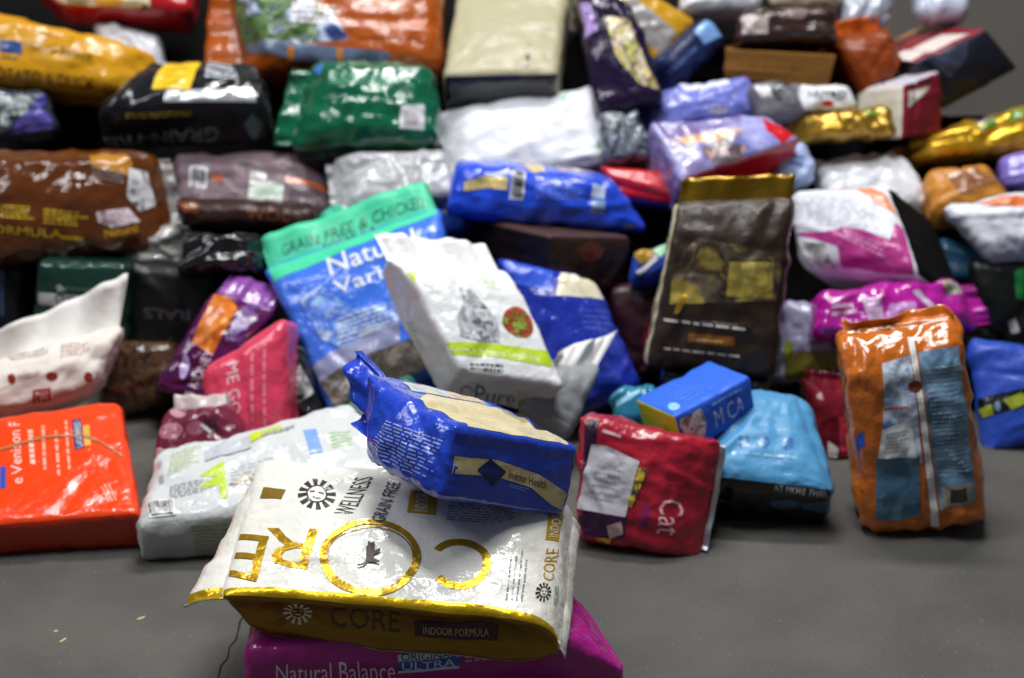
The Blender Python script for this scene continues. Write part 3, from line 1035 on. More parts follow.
bag('orange bag with blue panels and a white stripe standing upright at the right front',
    [(846, 348), (960, 332), (984, 522), (864, 532)], el=6, az=-4, zb=0.012, th=0.11, col='#bd641c', fin='gloss', pin='T', taper=.22, seal=.02, sealwave=.014, mint=.25, sealz=-.1, wr=1.15, n=56, seed=201, r=.022, bul=.16,
    fc={'L': ('#cc7022', 'gloss', 'side_gusset')},
    prints=[
        PL('F', [(882, 364), (910, 356), (917, 410), (922, 462), (880, 462), (884, 400)], ('#8fa6c4', '#cfd8e4', '#5c7ab8', 26)),
        PL('F', [(876, 456), (919, 456), (920, 516), (876, 518)], '#49708c'),
        PL('F', [(882, 428), (912, 420), (916, 456), (878, 456)], '#d3d6d8'),
        LN('F', [(884, 452), (912, 450), (910, 428), (886, 432)], 6, '#9aa0a8', gap=.4),
        PL('F', [(918, 352), (958, 346), (974, 500), (940, 508)], ('#5f86a8', '#7898b4', '#4a6c8c', 18)),
        LN('F', [(940, 478), (970, 474), (962, 360), (924, 366)], 26, '#8fa8bc', gap=.35),
        R('F', [(943, 506), (972, 500), (970, 482), (942, 486)], '#9a9484'), R('F', [(950, 502), (966, 499), (965, 486), (950, 488)], '#3a3a3c'),
        PL('F', [(907, 338), (913, 337), (926, 420), (939, 524), (931, 525), (920, 420)], '#dfe0e0'),
        E('F', [(908, 392), (922, 392), (922, 380), (908, 380)], '#6e3010'),
        PL('F', [(850, 436), (864, 430), (866, 444), (858, 452)], '#2f4fb0'), PL('F', [(848, 462), (860, 458), (860, 472), (850, 476)], '#3f5fc0'),
        T('F', [(846, 474), (858, 470), (858, 436), (846, 440)], 'I', '#3f5fc0'),
        LN('F', [(884, 412), (912, 408), (912, 403), (884, 407)], 1, '#b04a18'),
    ])

bag('blue bag with a black band and yellow green letters leaning at the right edge',
    [(968, 338), (1040, 352), (1060, 430), (984, 458)], el=30, az=-20, d=-0.02, th=0.1, col='#2b4bb0', fin='soft', wr=.5, seed=211,
    prints=[PL('F', [(978, 400), (1040, 386), (1046, 402), (978, 420)], '#11131a'),
            PL('F', [(980, 410), (992, 404), (994, 414), (984, 418)], '#8f9a28'), PL('F', [(1004, 400), (1022, 392), (1030, 402), (1012, 410)], '#8f9a28'), E('F', box(995, 403, 1001, 411), '#6a86b0')])

bag('magenta bag with a crinkled sealed end lying above the standing orange bag',
    [(822, 292), (962, 276), (984, 322), (818, 338)], el=36, az=4, d=0.03, th=0.1, col='#b01c96', fin='gloss', pin='R', taper=.4, seal=.03, wr=1.1, n=44, seed=221, keep=True,
    prints=[
        LN('F', [(832, 318), (858, 314), (856, 300), (832, 303)], 2, '#f3d8ee', gap=.55),
        PL('F', [(862, 300), (880, 298), (884, 326), (870, 330)], '#c9a8cc'), PL('F', [(912, 292), (918, 290), (940, 312), (934, 314)], '#cdb8d8'),
        PL('F', [(884, 318), (890, 304), (914, 302), (916, 312), (900, 310), (890, 324)], '#c08ac8'),
        PL('F', [(936, 282), (956, 280), (968, 296), (950, 294)], ('#7a8a5a', '#c9c9b0', '#4a5ab0', 40)),
        LN('F', [(822, 332), (838, 330), (838, 326), (822, 328)], 1, '#5a6ad8'),
    ])

bag('white bag with a pink side panel and black end under the plain white bag',
    [(788, 190), (886, 184), (922, 278), (798, 268)], el=34, az=-42, d=0.10, th=0.19, col='#dfe2ea', fin='soft', wr=.5, n=44, seed=231, r=.03, bul=.3,
    fc={'R': ('#050506', 'dull', 'end_panel')},
    prints=[
        PL('F', [(794, 238), (826, 232), (850, 226), (890, 240), (894, 224), (914, 234), (916, 284), (856, 290), (838, 246)], '#b23a86'),
        PL('F', [(820, 184), (866, 182), (884, 194), (900, 220), (880, 206), (856, 190)], '#e08a64'),
        LN('F', [(796, 226), (880, 234), (884, 200), (796, 196)], 9, '#cfd2da', gap=.3),
        LN('F', [(838, 236), (898, 266), (902, 250), (846, 230)], 3, '#d58ab8', gap=.5),
        PL('F', [(796, 244), (826, 244), (846, 284), (810, 268)], ('#d8d8d8', '#8a8a8a', '#1a1a1c', 26)),
        PL('F', [(860, 288), (900, 276), (912, 284), (870, 292)], '#3a1028'),
    ])
# ------------------------------------------------------------------ middle and back of the pile
bag('plain shiny white bag between the gold bag and the pink panelled bag',
    [(822, 158), (900, 146), (934, 200), (834, 212)], el=46, az=0, d=-0.03, th=0.09, col='#d9dbe0', wr=1.0, seed=241, pin='T', taper=.4, seal=.02, mint=.15)

bag('white bag with an orange strip of lettering drooping at the right edge',
    [(944, 206), (1050, 190), (1040, 250), (996, 262)], el=30, az=-10, d=0.02, th=0.07, col='#d4d9e4', fin='soft', wr=1.1, seed=251, pin='B', taper=.4, seal=.02, mint=.15, sealwave=.01,
    prints=[PL('F', [(970, 196), (1000, 190), (1030, 196), (1030, 208), (990, 206), (974, 202)], '#d8682a'),
            LN('F', [(1000, 196), (1030, 200), (1030, 192), (1000, 188)], 2, '#e8d8d0')])

bag('golden tan bag with brown print behind the drooping white bag',
    [(926, 170), (988, 162), (1010, 200), (940, 212)], el=50, az=0, d=-0.04, th=0.08, col='#b9792c', fin='soft', wr=.7, seed=261,
    prints=[PL('F', [(946, 176), (976, 168), (996, 184), (960, 196)], '#8a5a3c'), LN('F', [(950, 180), (980, 172), (978, 168), (948, 174)], 1, '#c9a888')])

bag('dark teal bag in the gap under the drooping white bag',
    [(940, 236), (990, 252), (990, 292), (936, 276)], el=30, az=0, d=-0.02, th=0.08, col='#123a56', fin='soft', wr=.7, seed=271)

bag('purple bag cut by the right edge below the yellow gold bag',
    [(1000, 156), (1060, 140), (1060, 196), (1004, 186)], el=40, az=-10, d=-0.05, th=0.08, col='#7a6cc0', wr=.6, seed=281)

bag('yellow gold bag with green and blue print at the upper right',
    [(908, 140), (1050, 100), (1050, 146), (906, 160)], el=30, az=-10, d=-0.03, th=0.09, col='#cfa024', fin='foil', wr=1.1, seed=291, n=40, pin='L', taper=.3, seal=.03,
    prints=[PL('F', [(972, 118), (1000, 106), (1002, 114), (978, 124)], '#3a62b8', 'film'), PL('F', [(940, 130), (956, 120), (958, 128), (944, 136)], '#a0202c', 'film'),
            PL('F', [(1008, 112), (1024, 102), (1024, 116), (1010, 124)], '#6a8a2c', 'film'), PL('F', [(976, 126), (998, 118), (996, 124), (980, 130)], '#5a8a2c', 'film')])

bag('black and navy bag with a red and white top, top right of the pile',
    [(915, 62), (986, 30), (1018, 68), (945, 108)], el=12, az=20, d=0.0, th=0.2, col='#1a1c28', fin='soft', wr=.4, r=.012, n=36, seed=301, bul=.12,
    fc={'T': ('#8a2a34', 'film', 'top_panel'), 'L': ('#14141c', 'soft', 'side_gusset')},
    prints=[R('T', [(0.02, .6), (.7, .6), (.8, .95), (0.02, .95)], '#e8dcd8'), R('T', [(0.1, 0), (1, 0), (1, .14), (.1, .2)], '#d8a878'),
            PL('F', [(924, 58), (968, 40), (966, 58), (950, 78)], '#34384a')])

bag('folded orange brown paper bag between the brown box and the maroon and white bag',
    [(836, 34), (892, 24), (902, 66), (868, 98)], el=26, az=12, d=0.02, th=0.1, col='#7f3610', fin='soft', pin='T', taper=.4, seal=.03, sealcol='#c8601c', wr=.8, seed=311, curl=.01)

bag('white and maroon bag wedged between the orange brown bag and the black navy bag',
    [(904, 86), (940, 72), (942, 130), (902, 138)], el=18, az=34, d=0.02, th=0.12, col='#7c1a2a', wr=.4, seed=321, fin='soft', r=.008, bul=.1, fc={'L': ('#c9c4b6', 'soft', 'side_gusset'), 'T': ('#c0bcc8', 'soft', 'top_panel')},
    prints=[PL('F', [(908, 92), (930, 86), (908, 108)], '#c9c4bc'),
            PL('F', [(904, 82), (932, 78), (932, 82), (906, 87)], '#2a1a1e')])

bag('dull gold bag under the small white end panel right of the lilac bag',
    [(800, 116), (890, 104), (896, 136), (802, 140)], el=24, az=0, d=0.0, th=0.09, col='#a8822a', fin='foil', wr=1.0, seed=331, pin='L', taper=.3, seal=.02, mint=.2, sealwave=.01, keep=True,
    prints=[PL('F', [(862, 104), (882, 102), (882, 112), (864, 114)], '#7a9a2c', 'film')])

bag('grey bag whose white end carries dark letters and a red mark',
    [(752, 82), (848, 84), (860, 110), (762, 122)], el=30, az=6, d=0.03, th=0.08, col='#6e6a74', fin='soft', wr=.5, seed=341,
    prints=[PL('F', [(796, 80), (850, 84), (858, 108), (804, 110), (798, 96)], '#e4e6ea'), T('F', [(808, 98), (846, 98), (846, 91), (808, 91)], 'NUTRO', '#4a4e54', bold=.03),
            E('F', box(822, 100, 834, 107), '#c02a30'), PL('F', [(754, 84), (766, 82), (772, 96), (762, 98)], '#b9bcbc'), PL('F', [(766, 82), (794, 84), (796, 106), (776, 100)], ('#5a5e62', '#3a3e42', '#7a7c80', 30))])

bag('brown cardboard carton under the dark brown bag near the top right',
    [(728, 50), (834, 56), (826, 88), (728, 78)], el=14, az=-6, d=-0.02, th=0.16, col='#704a1a', fin='paper', wr=.12, r=.003, bul=0, name='cardboard_carton', cat='carton', seed=351,
    prints=[LN('F', [(738, 74), (818, 82), (818, 66), (738, 60)], 2, '#6a4418', gap=.3)])

bag('dark brown bag with a white sticker lying on the cardboard carton',
    [(744, 8), (836, 6), (838, 38), (736, 40)], el=34, az=0, d=0.03, th=0.08, col='#33221f', wr=.8, seed=361,
    prints=[R('F', box(742, 16, 768, 34), '#a99c98'), PL('F', [(784, 4), (810, 4), (804, 18), (788, 18)], '#7a6a66')])

bag('pale grey bag cut by the top edge, right of the yellow gold bag',
    [(690, -30), (764, -30), (760, 6), (680, 8)], el=40, az=0, d=0.0, th=0.07, col='#c9ccd4', wr=.8, seed=371)

bag('beige bag cut by the top edge above the sticker bag',
    [(770, -26), (836, -28), (842, 4), (772, 6)], el=40, az=0, d=-0.02, th=0.06, col='#a89684', wr=.8, seed=381)
bag('pale blue grey bag cut by the top edge behind the folded orange brown bag',
    [(838, -30), (900, -30), (890, 22), (846, 24)], el=40, az=0, d=-0.04, th=0.06, col='#8f93a4', wr=.8, seed=382)
bag('lilac white bag cut by the top edge beside the red banded bag',
    [(912, -30), (974, -30), (968, 14), (920, 14)], el=40, az=0, d=-0.05, th=0.06, col='#b4b8cc', wr=.8, seed=383)

bag('yellow gold bag with a grey back panel at the top right of centre',
    [(612, -34), (696, 20), (658, 62), (578, 8)], el=40, az=10, d=0.04, th=0.09, col='#b4871c', wr=.6, n=36, seed=391,
    prints=[PL('F', [(612, 12), (632, -4), (676, 32), (662, 54), (640, 40)], '#8f8c8c'), LN('F', [(620, 20), (662, 48), (672, 32), (634, 2)], 6, '#77747a', gap=.3)])

bag('navy bag rolled up beside the yellow gold bag with a grey panel',
    [(650, 62), (706, 16), (730, 38), (672, 90)], el=32, az=14, d=0.04, th=0.07, col='#17234a', wr=.5, seed=401, fin='soft', pin='L', taper=.3, seal=.01,
    prints=[PL('F', [(694, 32), (710, 20), (722, 36), (704, 44)], '#6f98cc'), LN('F', [(672, 76), (704, 46), (698, 40), (666, 70)], 1, '#4a5a8a')])

bag('purple bag with a yellow picture side slanting down left of the navy roll',
    [(575, -24), (632, 6), (664, 96), (598, 112)], el=34, az=0, d=0.06, th=0.09, col='#1c0c2e', wr=.7, seed=411, n=34,
    prints=[PL('F', [(604, 16), (628, 20), (650, 72), (660, 92), (640, 84), (616, 56)], ('#b9a83c', '#d8c8b0', '#5a4a2c', '#c0c070', 40)),
            PL('F', [(576, 2), (590, 4), (598, 30), (582, 40)], ('#6a3aa0', '#b8a0d8', '#4a2080', 30))])

bag('small dark grey bag with silver picture scraps behind the white sack',
    [(598, 112), (640, 108), (652, 156), (606, 164)], el=34, az=0, d=0.02, th=0.07, col=('#34383e', '#7a828c', '#1c1e22', '#9aa4b4', 30), wr=1.0, seed=421)

bag('cream bag with a black bottom end at the top centre, on the white sack',
    [(462, -20), (566, -20), (556, 72), (446, 74)], el=62, az=-2, d=0.05, th=0.1, col='#a39d80', fin='soft', wr=.55, n=44, seed=431, r=.014, bul=.2,
    fc={'B': ('#16161a', 'film', 'bottom_panel')},
    prints=[PL('F', [(526, 50), (530, 44), (530, 66), (525, 70)], '#5a5440')])

bag('white plastic sack drooping below the cream bag',
    [(440, 110), (596, 84), (614, 160), (450, 180)], el=42, az=0, d=-0.05, th=0.08, col='#eceef4', fin='soft', wr=.9, n=44, seed=441, keep=True, bul=.3, pin='L', taper=.3, seal=.0, mint=.3,
    prints=[E('F', box(596, 140, 606, 150), '#3a9a4c'), PL('F', [(560, 100), (566, 84), (570, 90), (564, 106)], '#9ac8b0')])

bag('shiny dark green bag with a white label, left of the white sack',
    [(312, 58), (430, 64), (440, 142), (290, 142)], el=34, az=4, d=0.05, th=0.1, col='#0c5a3e', fin='gloss', pin='L', taper=.35, seal=.04, wr=1.0, n=44, seed=451, bul=.35, r=.03,
    prints=[R('F', [(399, 128), (424, 130), (426, 104), (401, 106)], '#cfd0d4', 'paper', name='white_label'), LN('F', [(403, 124), (420, 126), (421, 112), (404, 111)], 4, '#8a6a70'),
            PL('F', [(305, 76), (318, 68), (324, 66), (320, 76)], '#4a7ac8'),
            LN('F', [(330, 84), (416, 92), (416, 76), (330, 72)], 4, '#8fc8a8', gap=.25)])

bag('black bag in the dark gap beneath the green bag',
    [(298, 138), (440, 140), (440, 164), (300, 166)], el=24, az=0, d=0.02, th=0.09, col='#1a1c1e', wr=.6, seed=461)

bag('orange bag with a blue and green picture half at the top left of centre',
    [(226, -30), (436, -30), (436, 66), (246, 62)], el=40, az=0, d=0.04, th=0.12, col='#9c480c', wr=.8, n=44, seed=471, r=.03, pin='L', taper=.22, seal=(.09, .03), bul=.3,
    prints=[PL('F', [(208, -10), (300, -10), (330, 10), (350, 40), (300, 44), (240, 50), (212, 30)], ('#28386a', '#b8c4e0', '#1c3c28', '#5a7a3c', '#23306c', 11)),
            LN('F', [(292, 24), (340, 26), (340, 4), (292, 2)], 4, '#e8e0d8', gap=.5),
            PL('F', [(244, 46), (300, 44), (390, 52), (388, 62), (300, 60), (242, 58)], '#5a6680'),
            R('F', [(288, 60), (294, 60), (294, 47), (288, 47)], '#b8701c'), R('F', [(337, 61), (343, 61), (343, 48), (337, 48)], '#b8701c'),
            PL('F', [(360, 16), (424, 20), (424, 40), (362, 38)], '#a04a10')])

bag('black bag with a yellow panel and upside down lettering, below the yellow bag',
    [(152, 60), (258, 62), (266, 100), (92, 106)], el=70, az=-2, d=0.05, th=0.1, col='#14161c', fin='gloss', wr=.8, n=44, seed=481, r=.03,
    fc={'B': ('#101216', 'soft', 'side_gusset')},
    prints=[PL('F', [(160, 60), (198, 60), (190, 90), (152, 90)], '#d8b41c'), LN('F', [(164, 88), (190, 88), (194, 64), (168, 64)], 4, '#b0901c', gap=.25),
            LN('F', [(205, 78), (240, 82), (240, 68), (208, 64)], 4, '#c8ccd4', gap=.5),
            R('F', [(164, 102), (256, 102), (252, 90), (166, 92)], '#c8ccd0', 'foil'),
            T('B', [(219, 124), (94, 128), (94, 142), (219, 139)], 'GRAIN-FREE', '#6a6e74', bold=.01),
            LN('B', [(126, 118), (192, 116), (192, 110), (126, 112)], 2, '#b0941c', gap=.4),
            PL('B', [(244, 124), (252, 112), (262, 124), (254, 140)], '#4a626c')])

bag('yellow bag of duck food at the upper left edge',
    [(-40, 4), (150, 50), (146, 94), (-40, 78)], el=34, az=6, d=0.05, th=0.11, col='#c48c14', fin='film', pin='R', taper=.3, seal=.03, sealcol='#c9ccd4', wr=.7, n=44, seed=491, bul=.35,
    prints=[T('F', [(26, 48), (92, 62), (92, 53), (26, 40)], 'Natural Balance', '#5a430f'), T('F', [(-10, 78), (95, 90), (95, 78), (-10, 66)], 'POTATO & DUCK', '#3a2c0c'),
            T('F', [(30, 92), (78, 96), (78, 90), (30, 86)], 'FORMULA', '#3a2c0c'),
            R('F', [(0, 52), (22, 54), (22, 42), (0, 40)], '#34508c'), LN('F', [(0, 60), (20, 61), (20, 56), (0, 55)], 1, '#4a3c14'),
            LN('F', [(36, 44), (90, 54), (90, 40), (36, 30)], 3, '#b07c10', gap=.3)])

bag('silver white bag end showing behind the yellow duck food bag',
    [(92, 20), (160, 34), (158, 84), (108, 62)], el=44, az=0, d=0.0, th=0.07, col='#b9bcc4', wr=.9, seed=492)

bag('red bag with a cream label cut by the top left edge',
    [(10, -44), (196, -44), (186, 12), (62, 4)], el=40, az=4, d=0.02, th=0.1, col='#a3121c', wr=.5, n=36, seed=501, r=.02,
    prints=[PL('F', [(40, -10), (150, -10), (150, 6), (142, 16), (72, 10), (48, 2)], '#d0c4a8'), E('F', box(96, -6, 124, 10), '#d8a040'),
            LN('F', [(68, 6), (92, 8), (92, -4), (68, -6)], 3, '#5a4a3a'), E('F', box(142, 4, 150, 12), '#2a2024')])

bag('torn dark bag with a purple corner, at the left edge under the yellow bag',
    [(-40, 88), (42, 90), (56, 128), (-40, 148)], el=34, az=6, d=0.02, th=0.09, col='#2f3440', wr=1.1, seed=511,
    prints=[PL('F', [(18, 116), (36, 104), (54, 116), (54, 130), (10, 138)], '#4a4090'), PL('F', [(32, 102), (46, 96), (52, 104), (40, 110)], '#3a3a90'),
            PL('F', [(0, 98), (30, 94), (28, 112), (8, 126), (0, 126)], ('#3a4a44', '#9aa4a8', '#20242a', 40))])

bag('glossy brown bag with yellow lettering lying at the left edge of the middle row',
    [(-50, 154), (150, 152), (168, 246), (-50, 262)], el=28, az=4, d=0.06, th=0.12, col='#552a0a', fin='gloss', pin='R', taper=.3, seal=.03, sealcol='#8a8684', wr=1.0, n=48, seed=521, bul=.35, r=.03,
    prints=[LN('F', [(0, 218), (40, 221), (40, 206), (0, 204)], 4, '#b89a20', gap=.5), LN('F', [(44, 224), (90, 228), (90, 212), (44, 208)], 4, '#b89a20', gap=.5),
            T('F', [(-14, 232), (62, 238), (62, 230), (-14, 224)], 'FORMULA', '#b89a20'), LN('F', [(62, 240), (90, 242), (90, 236), (62, 234)], 1, '#b89a20'),
            T('F', [(106, 238), (138, 232), (136, 224), (104, 230)], 'Natural', '#b8901c'),
            PL('F', [(96, 212), (128, 208), (140, 222), (112, 228), (98, 222)], ('#a08a94', '#c8b8c0', '#7a6068', 40)),
            PL('F', [(90, 156), (124, 154), (132, 164), (130, 178), (92, 168)], '#a8701c'), LN('F', [(92, 178), (126, 186), (128, 174), (92, 166)], 3, '#77706e', gap=.5),
            PL('F', [(128, 168), (146, 172), (154, 206), (140, 212), (126, 196)], ('#8f8c8e', '#c8c8cc', '#5a5658', 50), 'clear', name='tape_patch')])

bag('mauve grey striped bag with a barcode behind the brown bag',
    [(176, 152), (316, 150), (338, 212), (178, 204)], el=44, az=2, d=0.0, th=0.07, col='#6e5a62', fin='soft', wr=.8, n=40, seed=531, pin='R', taper=.25, seal=.015, mint=.25,
    prints=[R('F', [(188, 186), (206, 188), (208, 168), (190, 166)], '#c4c4c8'), BAR('F', [(190, 186), (205, 187), (207, 168), (191, 167)]),
            R('F', [(248, 198), (282, 204), (284, 184), (250, 180)], '#c0ccc0'), R('F', [(250, 178), (266, 180), (266, 172), (250, 170)], '#b4b4b4'),
            R('F', [(212, 180), (224, 181), (224, 174), (212, 173)], '#c8643a'), PL('F', [(286, 176), (330, 190), (332, 196), (286, 182)], '#c8643a'),
            LN('F', [(288, 206), (326, 210), (328, 196), (290, 186)], 5, '#4a3c44', gap=.4), LN('F', [(214, 192), (244, 198), (244, 176), (214, 172)], 5, '#5a4850', gap=.3)])

bag('dark brown bag with orange print squeezed under the mauve striped bag',
    [(176, 200), (310, 206), (316, 232), (182, 224)], el=20, az=0, d=0.02, th=0.09, col='#2e1a14', fin='soft', wr=.6, seed=541,
    prints=[T('F', [(246, 218), (290, 222), (290, 212), (246, 208)], 'WOL', '#7a4a2a'), PL('F', [(180, 196), (200, 200), (198, 214), (184, 212)], '#7a3a18')])

bag('silver grey bag beside the white sack',
    [(334, 152), (444, 148), (456, 194), (338, 202)], el=50, az=0, d=0.0, th=0.07, col='#a9aaae', fin='film', wr=.9, seed=551, pin='L', taper=.3, seal=.02, mint=.2, keep=True,
    prints=[PL('F', [(420, 166), (428, 162), (432, 174), (422, 180)], '#e8e8ea')])

bag('shiny black bag under the mauve striped bag',
    [(186, 230), (262, 230), (266, 268), (178, 274)], el=36, az=0, d=0.04, th=0.09, col='#121316', fin='gloss', wr=1.2, seed=561, pin='R', taper=.35, seal=.02, mint=.15, sealwave=.01)

bag('dark green bag with a grey banner, in the shade behind the torn paper bag',
    [(40, 262), (126, 266), (126, 340), (32, 336)], el=14, az=2, d=-0.02, th=0.08, col='#12332a', fin='gloss', wr=.4, seed=571, r=.012,
    prints=[R('F', [(38, 304), (106, 310), (107, 297), (39, 292)], '#a4a0a4'), G('F', box(55, 294, 64, 304), .7, 0, 360, '#2a2a2c'), LN('F', [(68, 306), (102, 308), (102, 299), (68, 297)], 2, '#7a767c'),
            T('F', [(50, 318), (70, 320), (70, 312), (50, 310)], 'DOG', '#9a9c9c'), LN('F', [(66, 290), (116, 294), (116, 290), (66, 286)], 1, '#4a6a58'), PL('F', [(56, 286), (60, 284), (66, 290), (58, 292)], '#9aa4a0')])

bag('big black bag with faint grey capitals beside the dark green bag',
    [(126, 266), (216, 270), (214, 360), (124, 356)], el=14, az=0, d=-0.01, th=0.1, col='#0d0f11', fin='soft', wr=.4, seed=581,
    prints=[T('F', [(190, 310), (143, 307), (143, 318), (190, 321)], 'NATURALS'[-4:], '#3c4046', bold=.02)])

bag('crumpled clear plastic bag tucked under the glossy brown bag',
    [(118, 240), (178, 222), (180, 264), (126, 268)], el=26, az=0, d=0.04, th=0.05, col='#8a8884', fin='clear', wr=1.4, seed=591, pin='R', taper=.4, seal=.02)

bag('brown bag of kibble with a clear window, behind the orange bag on the left',
    [(96, 344), (172, 344), (168, 402), (100, 424)], el=24, az=0, d=-0.01, th=0.09, col=('#3a2417', '#59402c', '#2a1a12', 60), fin='gloss', wr=.6, seed=601)

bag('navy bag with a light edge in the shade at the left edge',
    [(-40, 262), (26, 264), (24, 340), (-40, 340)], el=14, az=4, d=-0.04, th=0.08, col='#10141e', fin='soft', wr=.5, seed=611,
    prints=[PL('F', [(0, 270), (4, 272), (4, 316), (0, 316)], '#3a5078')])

bag('blue bag with a teal edge behind the teal headed bag',
    [(404, 188), (462, 182), (470, 224), (420, 236)], el=46, az=0, d=0.0, th=0.06, col='#2a50b8', fin='soft', wr=.8, seed=621,
    prints=[PL('F', [(406, 190), (460, 184), (460, 192), (424, 196)], '#3fa8b0'), R('F', box(442, 206, 454, 214), '#b8bcd8')])
bag('teal scrap of a bag top showing above the teal header strip',
    [(318, 208), (376, 196), (380, 226), (326, 234)], el=44, az=0, d=-0.01, th=0.05, col='#3fae92', fin='soft', wr=.9, seed=631,
    prints=[PL('F', [(340, 202), (372, 198), (374, 206), (344, 212)], ('#2a3a3a', '#c8c8d0', '#4a4a50', 40))])

bag('small green pouch lying under the lower end of the big blue bag',
    [(330, 412), (408, 376), (416, 386), (340, 424)], el=50, az=0, d=0.1, th=0.035, col='#1f7a58', fin='soft', wr=.5, seed=641, r=.012)

bag('black and white bag with a dog face, right of the pink bag',
    [(282, 340), (306, 350), (324, 418), (282, 424)], el=26, az=0, d=0.04, th=0.08, col='#1c1d20', fin='gloss', wr=.7, seed=651,
    prints=[PL('F', [(284, 352), (292, 346), (304, 372), (314, 392), (300, 402), (284, 392)], ('#d0d0d2', '#6a6c70', '#e8e8e8', 26)), E('F', box(296, 394, 304, 400), '#1a1012'),
            PL('F', [(286, 366), (300, 358), (294, 384), (286, 392)], '#2a2c30')])

bag('red trimmed bag with a lilac picture of dogs on top, above the brown pouch',
    [(652, 122), (762, 116), (798, 138), (684, 178)], el=58, az=10, d=0.05, th=0.1, col=('#7d80c8', '#a8a8dc', '#7a6a9a', '#8f90cc', 9), fin='film', wr=.6, n=40, seed=661, r=.01, bul=.2,
    fc={'B': ('#c01a24', 'film', 'side_gusset')},
    prints=[PL('F', [(762, 118), (796, 136), (782, 146), (766, 130)], '#c01a24'), PL('F', [(700, 150), (720, 140), (750, 146), (740, 162), (716, 166)], ('#8a7a8a', '#4a4450', '#c8a8a0', 50)),
            PL('F', [(672, 140), (720, 130), (744, 130), (736, 138), (690, 146)], ('#d8a070', '#d8c8b8', '#b08a90', 40))])

bag('red gusseted bag lying beside the bright blue bag',
    [(600, 166), (676, 172), (682, 206), (624, 198)], el=30, az=-4, d=0.04, th=0.08, col='#c01822', fin='film', wr=.4, r=.012, seed=671,
    fc={'B': ('#6a62b8', 'film', 'bottom_panel')}, prints=[LN('F', [(650, 192), (672, 194), (672, 186), (650, 184)], 1, '#8a5050')])

bag('periwinkle blue crumpled bag above the red trimmed bag',
    [(652, 90), (748, 74), (760, 112), (646, 132)], el=42, az=0, d=0.03, th=0.09, col='#7078c4', fin='film', wr=1.2, n=38, seed=681, pin='L', taper=.35, seal=.03, mint=.15, sealwave=.012,
    prints=[PL('F', [(678, 84), (724, 76), (730, 84), (684, 92)], '#d8dcec'), E('F', box(708, 106, 728, 114), '#a8a4b8')])

bag('pale blue rounded bag right of the red trimmed bag',
    [(776, 146), (806, 140), (818, 180), (778, 186)], el=30, az=0, d=0.03, th=0.08, col='#a8b8e0', fin='soft', wr=.5, seed=691,
    prints=[LN('F', [(790, 166), (806, 170), (804, 154), (790, 152)], 2, '#5a7ac8')])

bag('small blue, gold and mint bag left of the brown pouch',
    [(634, 250), (672, 238), (676, 272), (628, 284)], el=40, az=-10, d=0.05, th=0.06, col='#2c4aa8', fin='gloss', wr=.6, seed=701,
    prints=[PL('F', [(652, 250), (674, 238), (676, 248), (660, 258)], '#9ac8a0'), PL('F', [(634, 254), (650, 248), (656, 258), (640, 264)], '#a8842c'), PL('F', [(636, 272), (656, 256), (658, 260), (640, 275)], '#d8d8dc')])

bag('lilac grey bag with a yellow green base right of the brown pouch',
    [(786, 300), (824, 312), (842, 370), (782, 384)], el=28, az=0, d=0.02, th=0.09, col='#9a96b4', fin='film', wr=.9, seed=711,
    prints=[PL('F', [(784, 352), (838, 350), (842, 368), (784, 380)], '#6a641c'), PL('F', [(784, 338), (794, 344), (788, 360), (784, 358)], '#8a9a20')])

bag('dark red bag in the gap between the light blue bag and the standing orange bag',
    [(806, 382), (850, 384), (858, 476), (818, 470)], el=22, az=0, d=-0.04, th=0.09, col='#6c1222', fin='film', wr=.8, seed=721, pin='T', taper=.3, seal=.02, mint=.15,
    prints=[PL('F', [(828, 440), (838, 448), (836, 458), (828, 456)], '#c8c4c4'), PL('F', [(838, 416), (850, 420), (850, 450), (840, 452)], '#b03048')])

bag('teal bag peeping out between the dark blue bag and the blue box shaped bag',
    [(612, 390), (656, 378), (660, 430), (616, 424)], el=34, az=0, d=0.08, th=0.06, col='#2a7a98', fin='film', wr=.6, seed=731,
    prints=[PL('F', [(614, 402), (640, 388), (642, 392), (616, 408)], '#7ab8d0')])

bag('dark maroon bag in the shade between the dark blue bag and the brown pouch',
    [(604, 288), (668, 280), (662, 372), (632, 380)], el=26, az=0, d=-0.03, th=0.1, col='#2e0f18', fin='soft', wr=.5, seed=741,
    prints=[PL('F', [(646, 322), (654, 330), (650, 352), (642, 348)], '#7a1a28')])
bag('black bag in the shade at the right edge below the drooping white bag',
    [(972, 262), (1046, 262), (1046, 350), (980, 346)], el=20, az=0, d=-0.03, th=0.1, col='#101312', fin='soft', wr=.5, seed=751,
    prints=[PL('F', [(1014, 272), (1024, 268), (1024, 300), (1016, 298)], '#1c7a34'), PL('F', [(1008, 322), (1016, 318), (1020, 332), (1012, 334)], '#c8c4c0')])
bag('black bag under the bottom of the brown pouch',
    [(660, 366), (772, 374), (770, 412), (668, 400)], el=24, az=0, d=0.02, th=0.1, col='#0e0d0e', fin='gloss', wr=.7, seed=761)

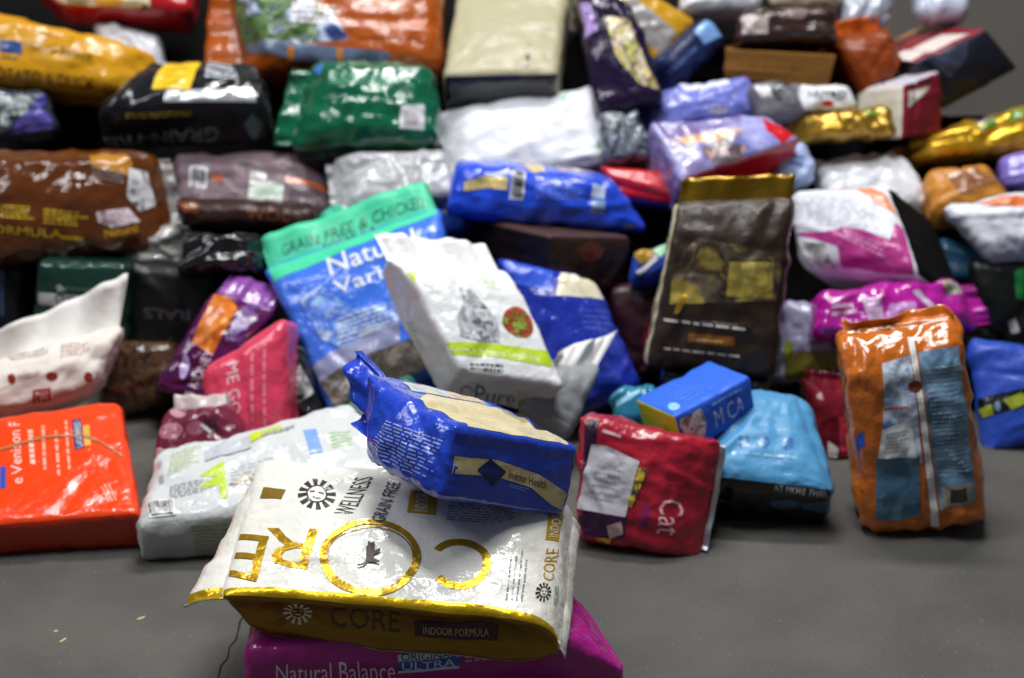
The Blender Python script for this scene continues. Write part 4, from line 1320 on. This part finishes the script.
# added black filler bags, put in so the gaps between the others stay dark
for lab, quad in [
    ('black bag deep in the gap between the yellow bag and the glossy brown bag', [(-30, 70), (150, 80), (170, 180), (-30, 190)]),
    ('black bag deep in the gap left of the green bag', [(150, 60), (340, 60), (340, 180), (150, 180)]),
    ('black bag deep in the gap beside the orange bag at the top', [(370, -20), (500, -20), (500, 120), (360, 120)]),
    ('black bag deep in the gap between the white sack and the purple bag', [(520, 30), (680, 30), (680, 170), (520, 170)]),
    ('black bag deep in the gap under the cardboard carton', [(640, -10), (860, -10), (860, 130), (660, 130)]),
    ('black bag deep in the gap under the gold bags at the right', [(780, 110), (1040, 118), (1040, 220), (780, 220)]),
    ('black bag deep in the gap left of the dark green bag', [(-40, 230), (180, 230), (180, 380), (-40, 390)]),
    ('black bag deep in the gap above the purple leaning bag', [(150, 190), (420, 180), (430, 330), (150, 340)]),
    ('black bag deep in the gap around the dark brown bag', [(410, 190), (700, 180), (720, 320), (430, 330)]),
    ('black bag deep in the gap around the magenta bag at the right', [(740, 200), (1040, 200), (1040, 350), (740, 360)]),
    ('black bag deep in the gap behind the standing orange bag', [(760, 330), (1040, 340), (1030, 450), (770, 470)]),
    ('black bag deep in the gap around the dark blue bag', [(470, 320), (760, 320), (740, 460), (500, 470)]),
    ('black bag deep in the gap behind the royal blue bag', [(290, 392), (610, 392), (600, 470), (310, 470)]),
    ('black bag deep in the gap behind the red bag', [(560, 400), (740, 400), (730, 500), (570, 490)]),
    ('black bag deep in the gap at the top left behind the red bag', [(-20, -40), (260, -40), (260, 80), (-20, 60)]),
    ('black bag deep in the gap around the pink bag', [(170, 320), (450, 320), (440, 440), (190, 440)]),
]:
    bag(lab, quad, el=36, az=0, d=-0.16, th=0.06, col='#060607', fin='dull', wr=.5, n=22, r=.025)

build_all()

# ------------------------------------------------------------------ litter on the floor
for lab, (px, py), ln, an in [('pale wood splinter lying on the bare floor at the lower left', (63, 641), .006, .9),
                              ('tiny white crumb on the floor beside the splinter', (56, 632), .003, .1),
                              ('thin straw scrap on the floor between splinter and crack', (141, 619), .006, .6)]:
    w = ray(px, py)
    P = EYE + w * (-EYE[2] / w[2])
    c, s = math.cos(an), math.sin(an)
    V = []
    for k, (u, wd) in enumerate(((-1, .2), (-.4, 1), (.5, .8), (1, .1))):
        for sg, hz in ((-1, 0.0005), (0, .003), (1, 0.0005)):
            V.append((u * ln * c - sg * wd * .0017 * s, u * ln * s + sg * wd * .0017 * c, hz))
    F_ = [(3 * i + j, 3 * i + j + 3, 3 * i + j + 4, 3 * i + j + 1) for i in range(3) for j in range(2)]
    o = link('wood_chip', mesh_from('wood_chip', V, F_), None, mat('#cbb488', 'dull'), tuple(P))
    o['label'] = lab
    o['category'] = 'wood chip'
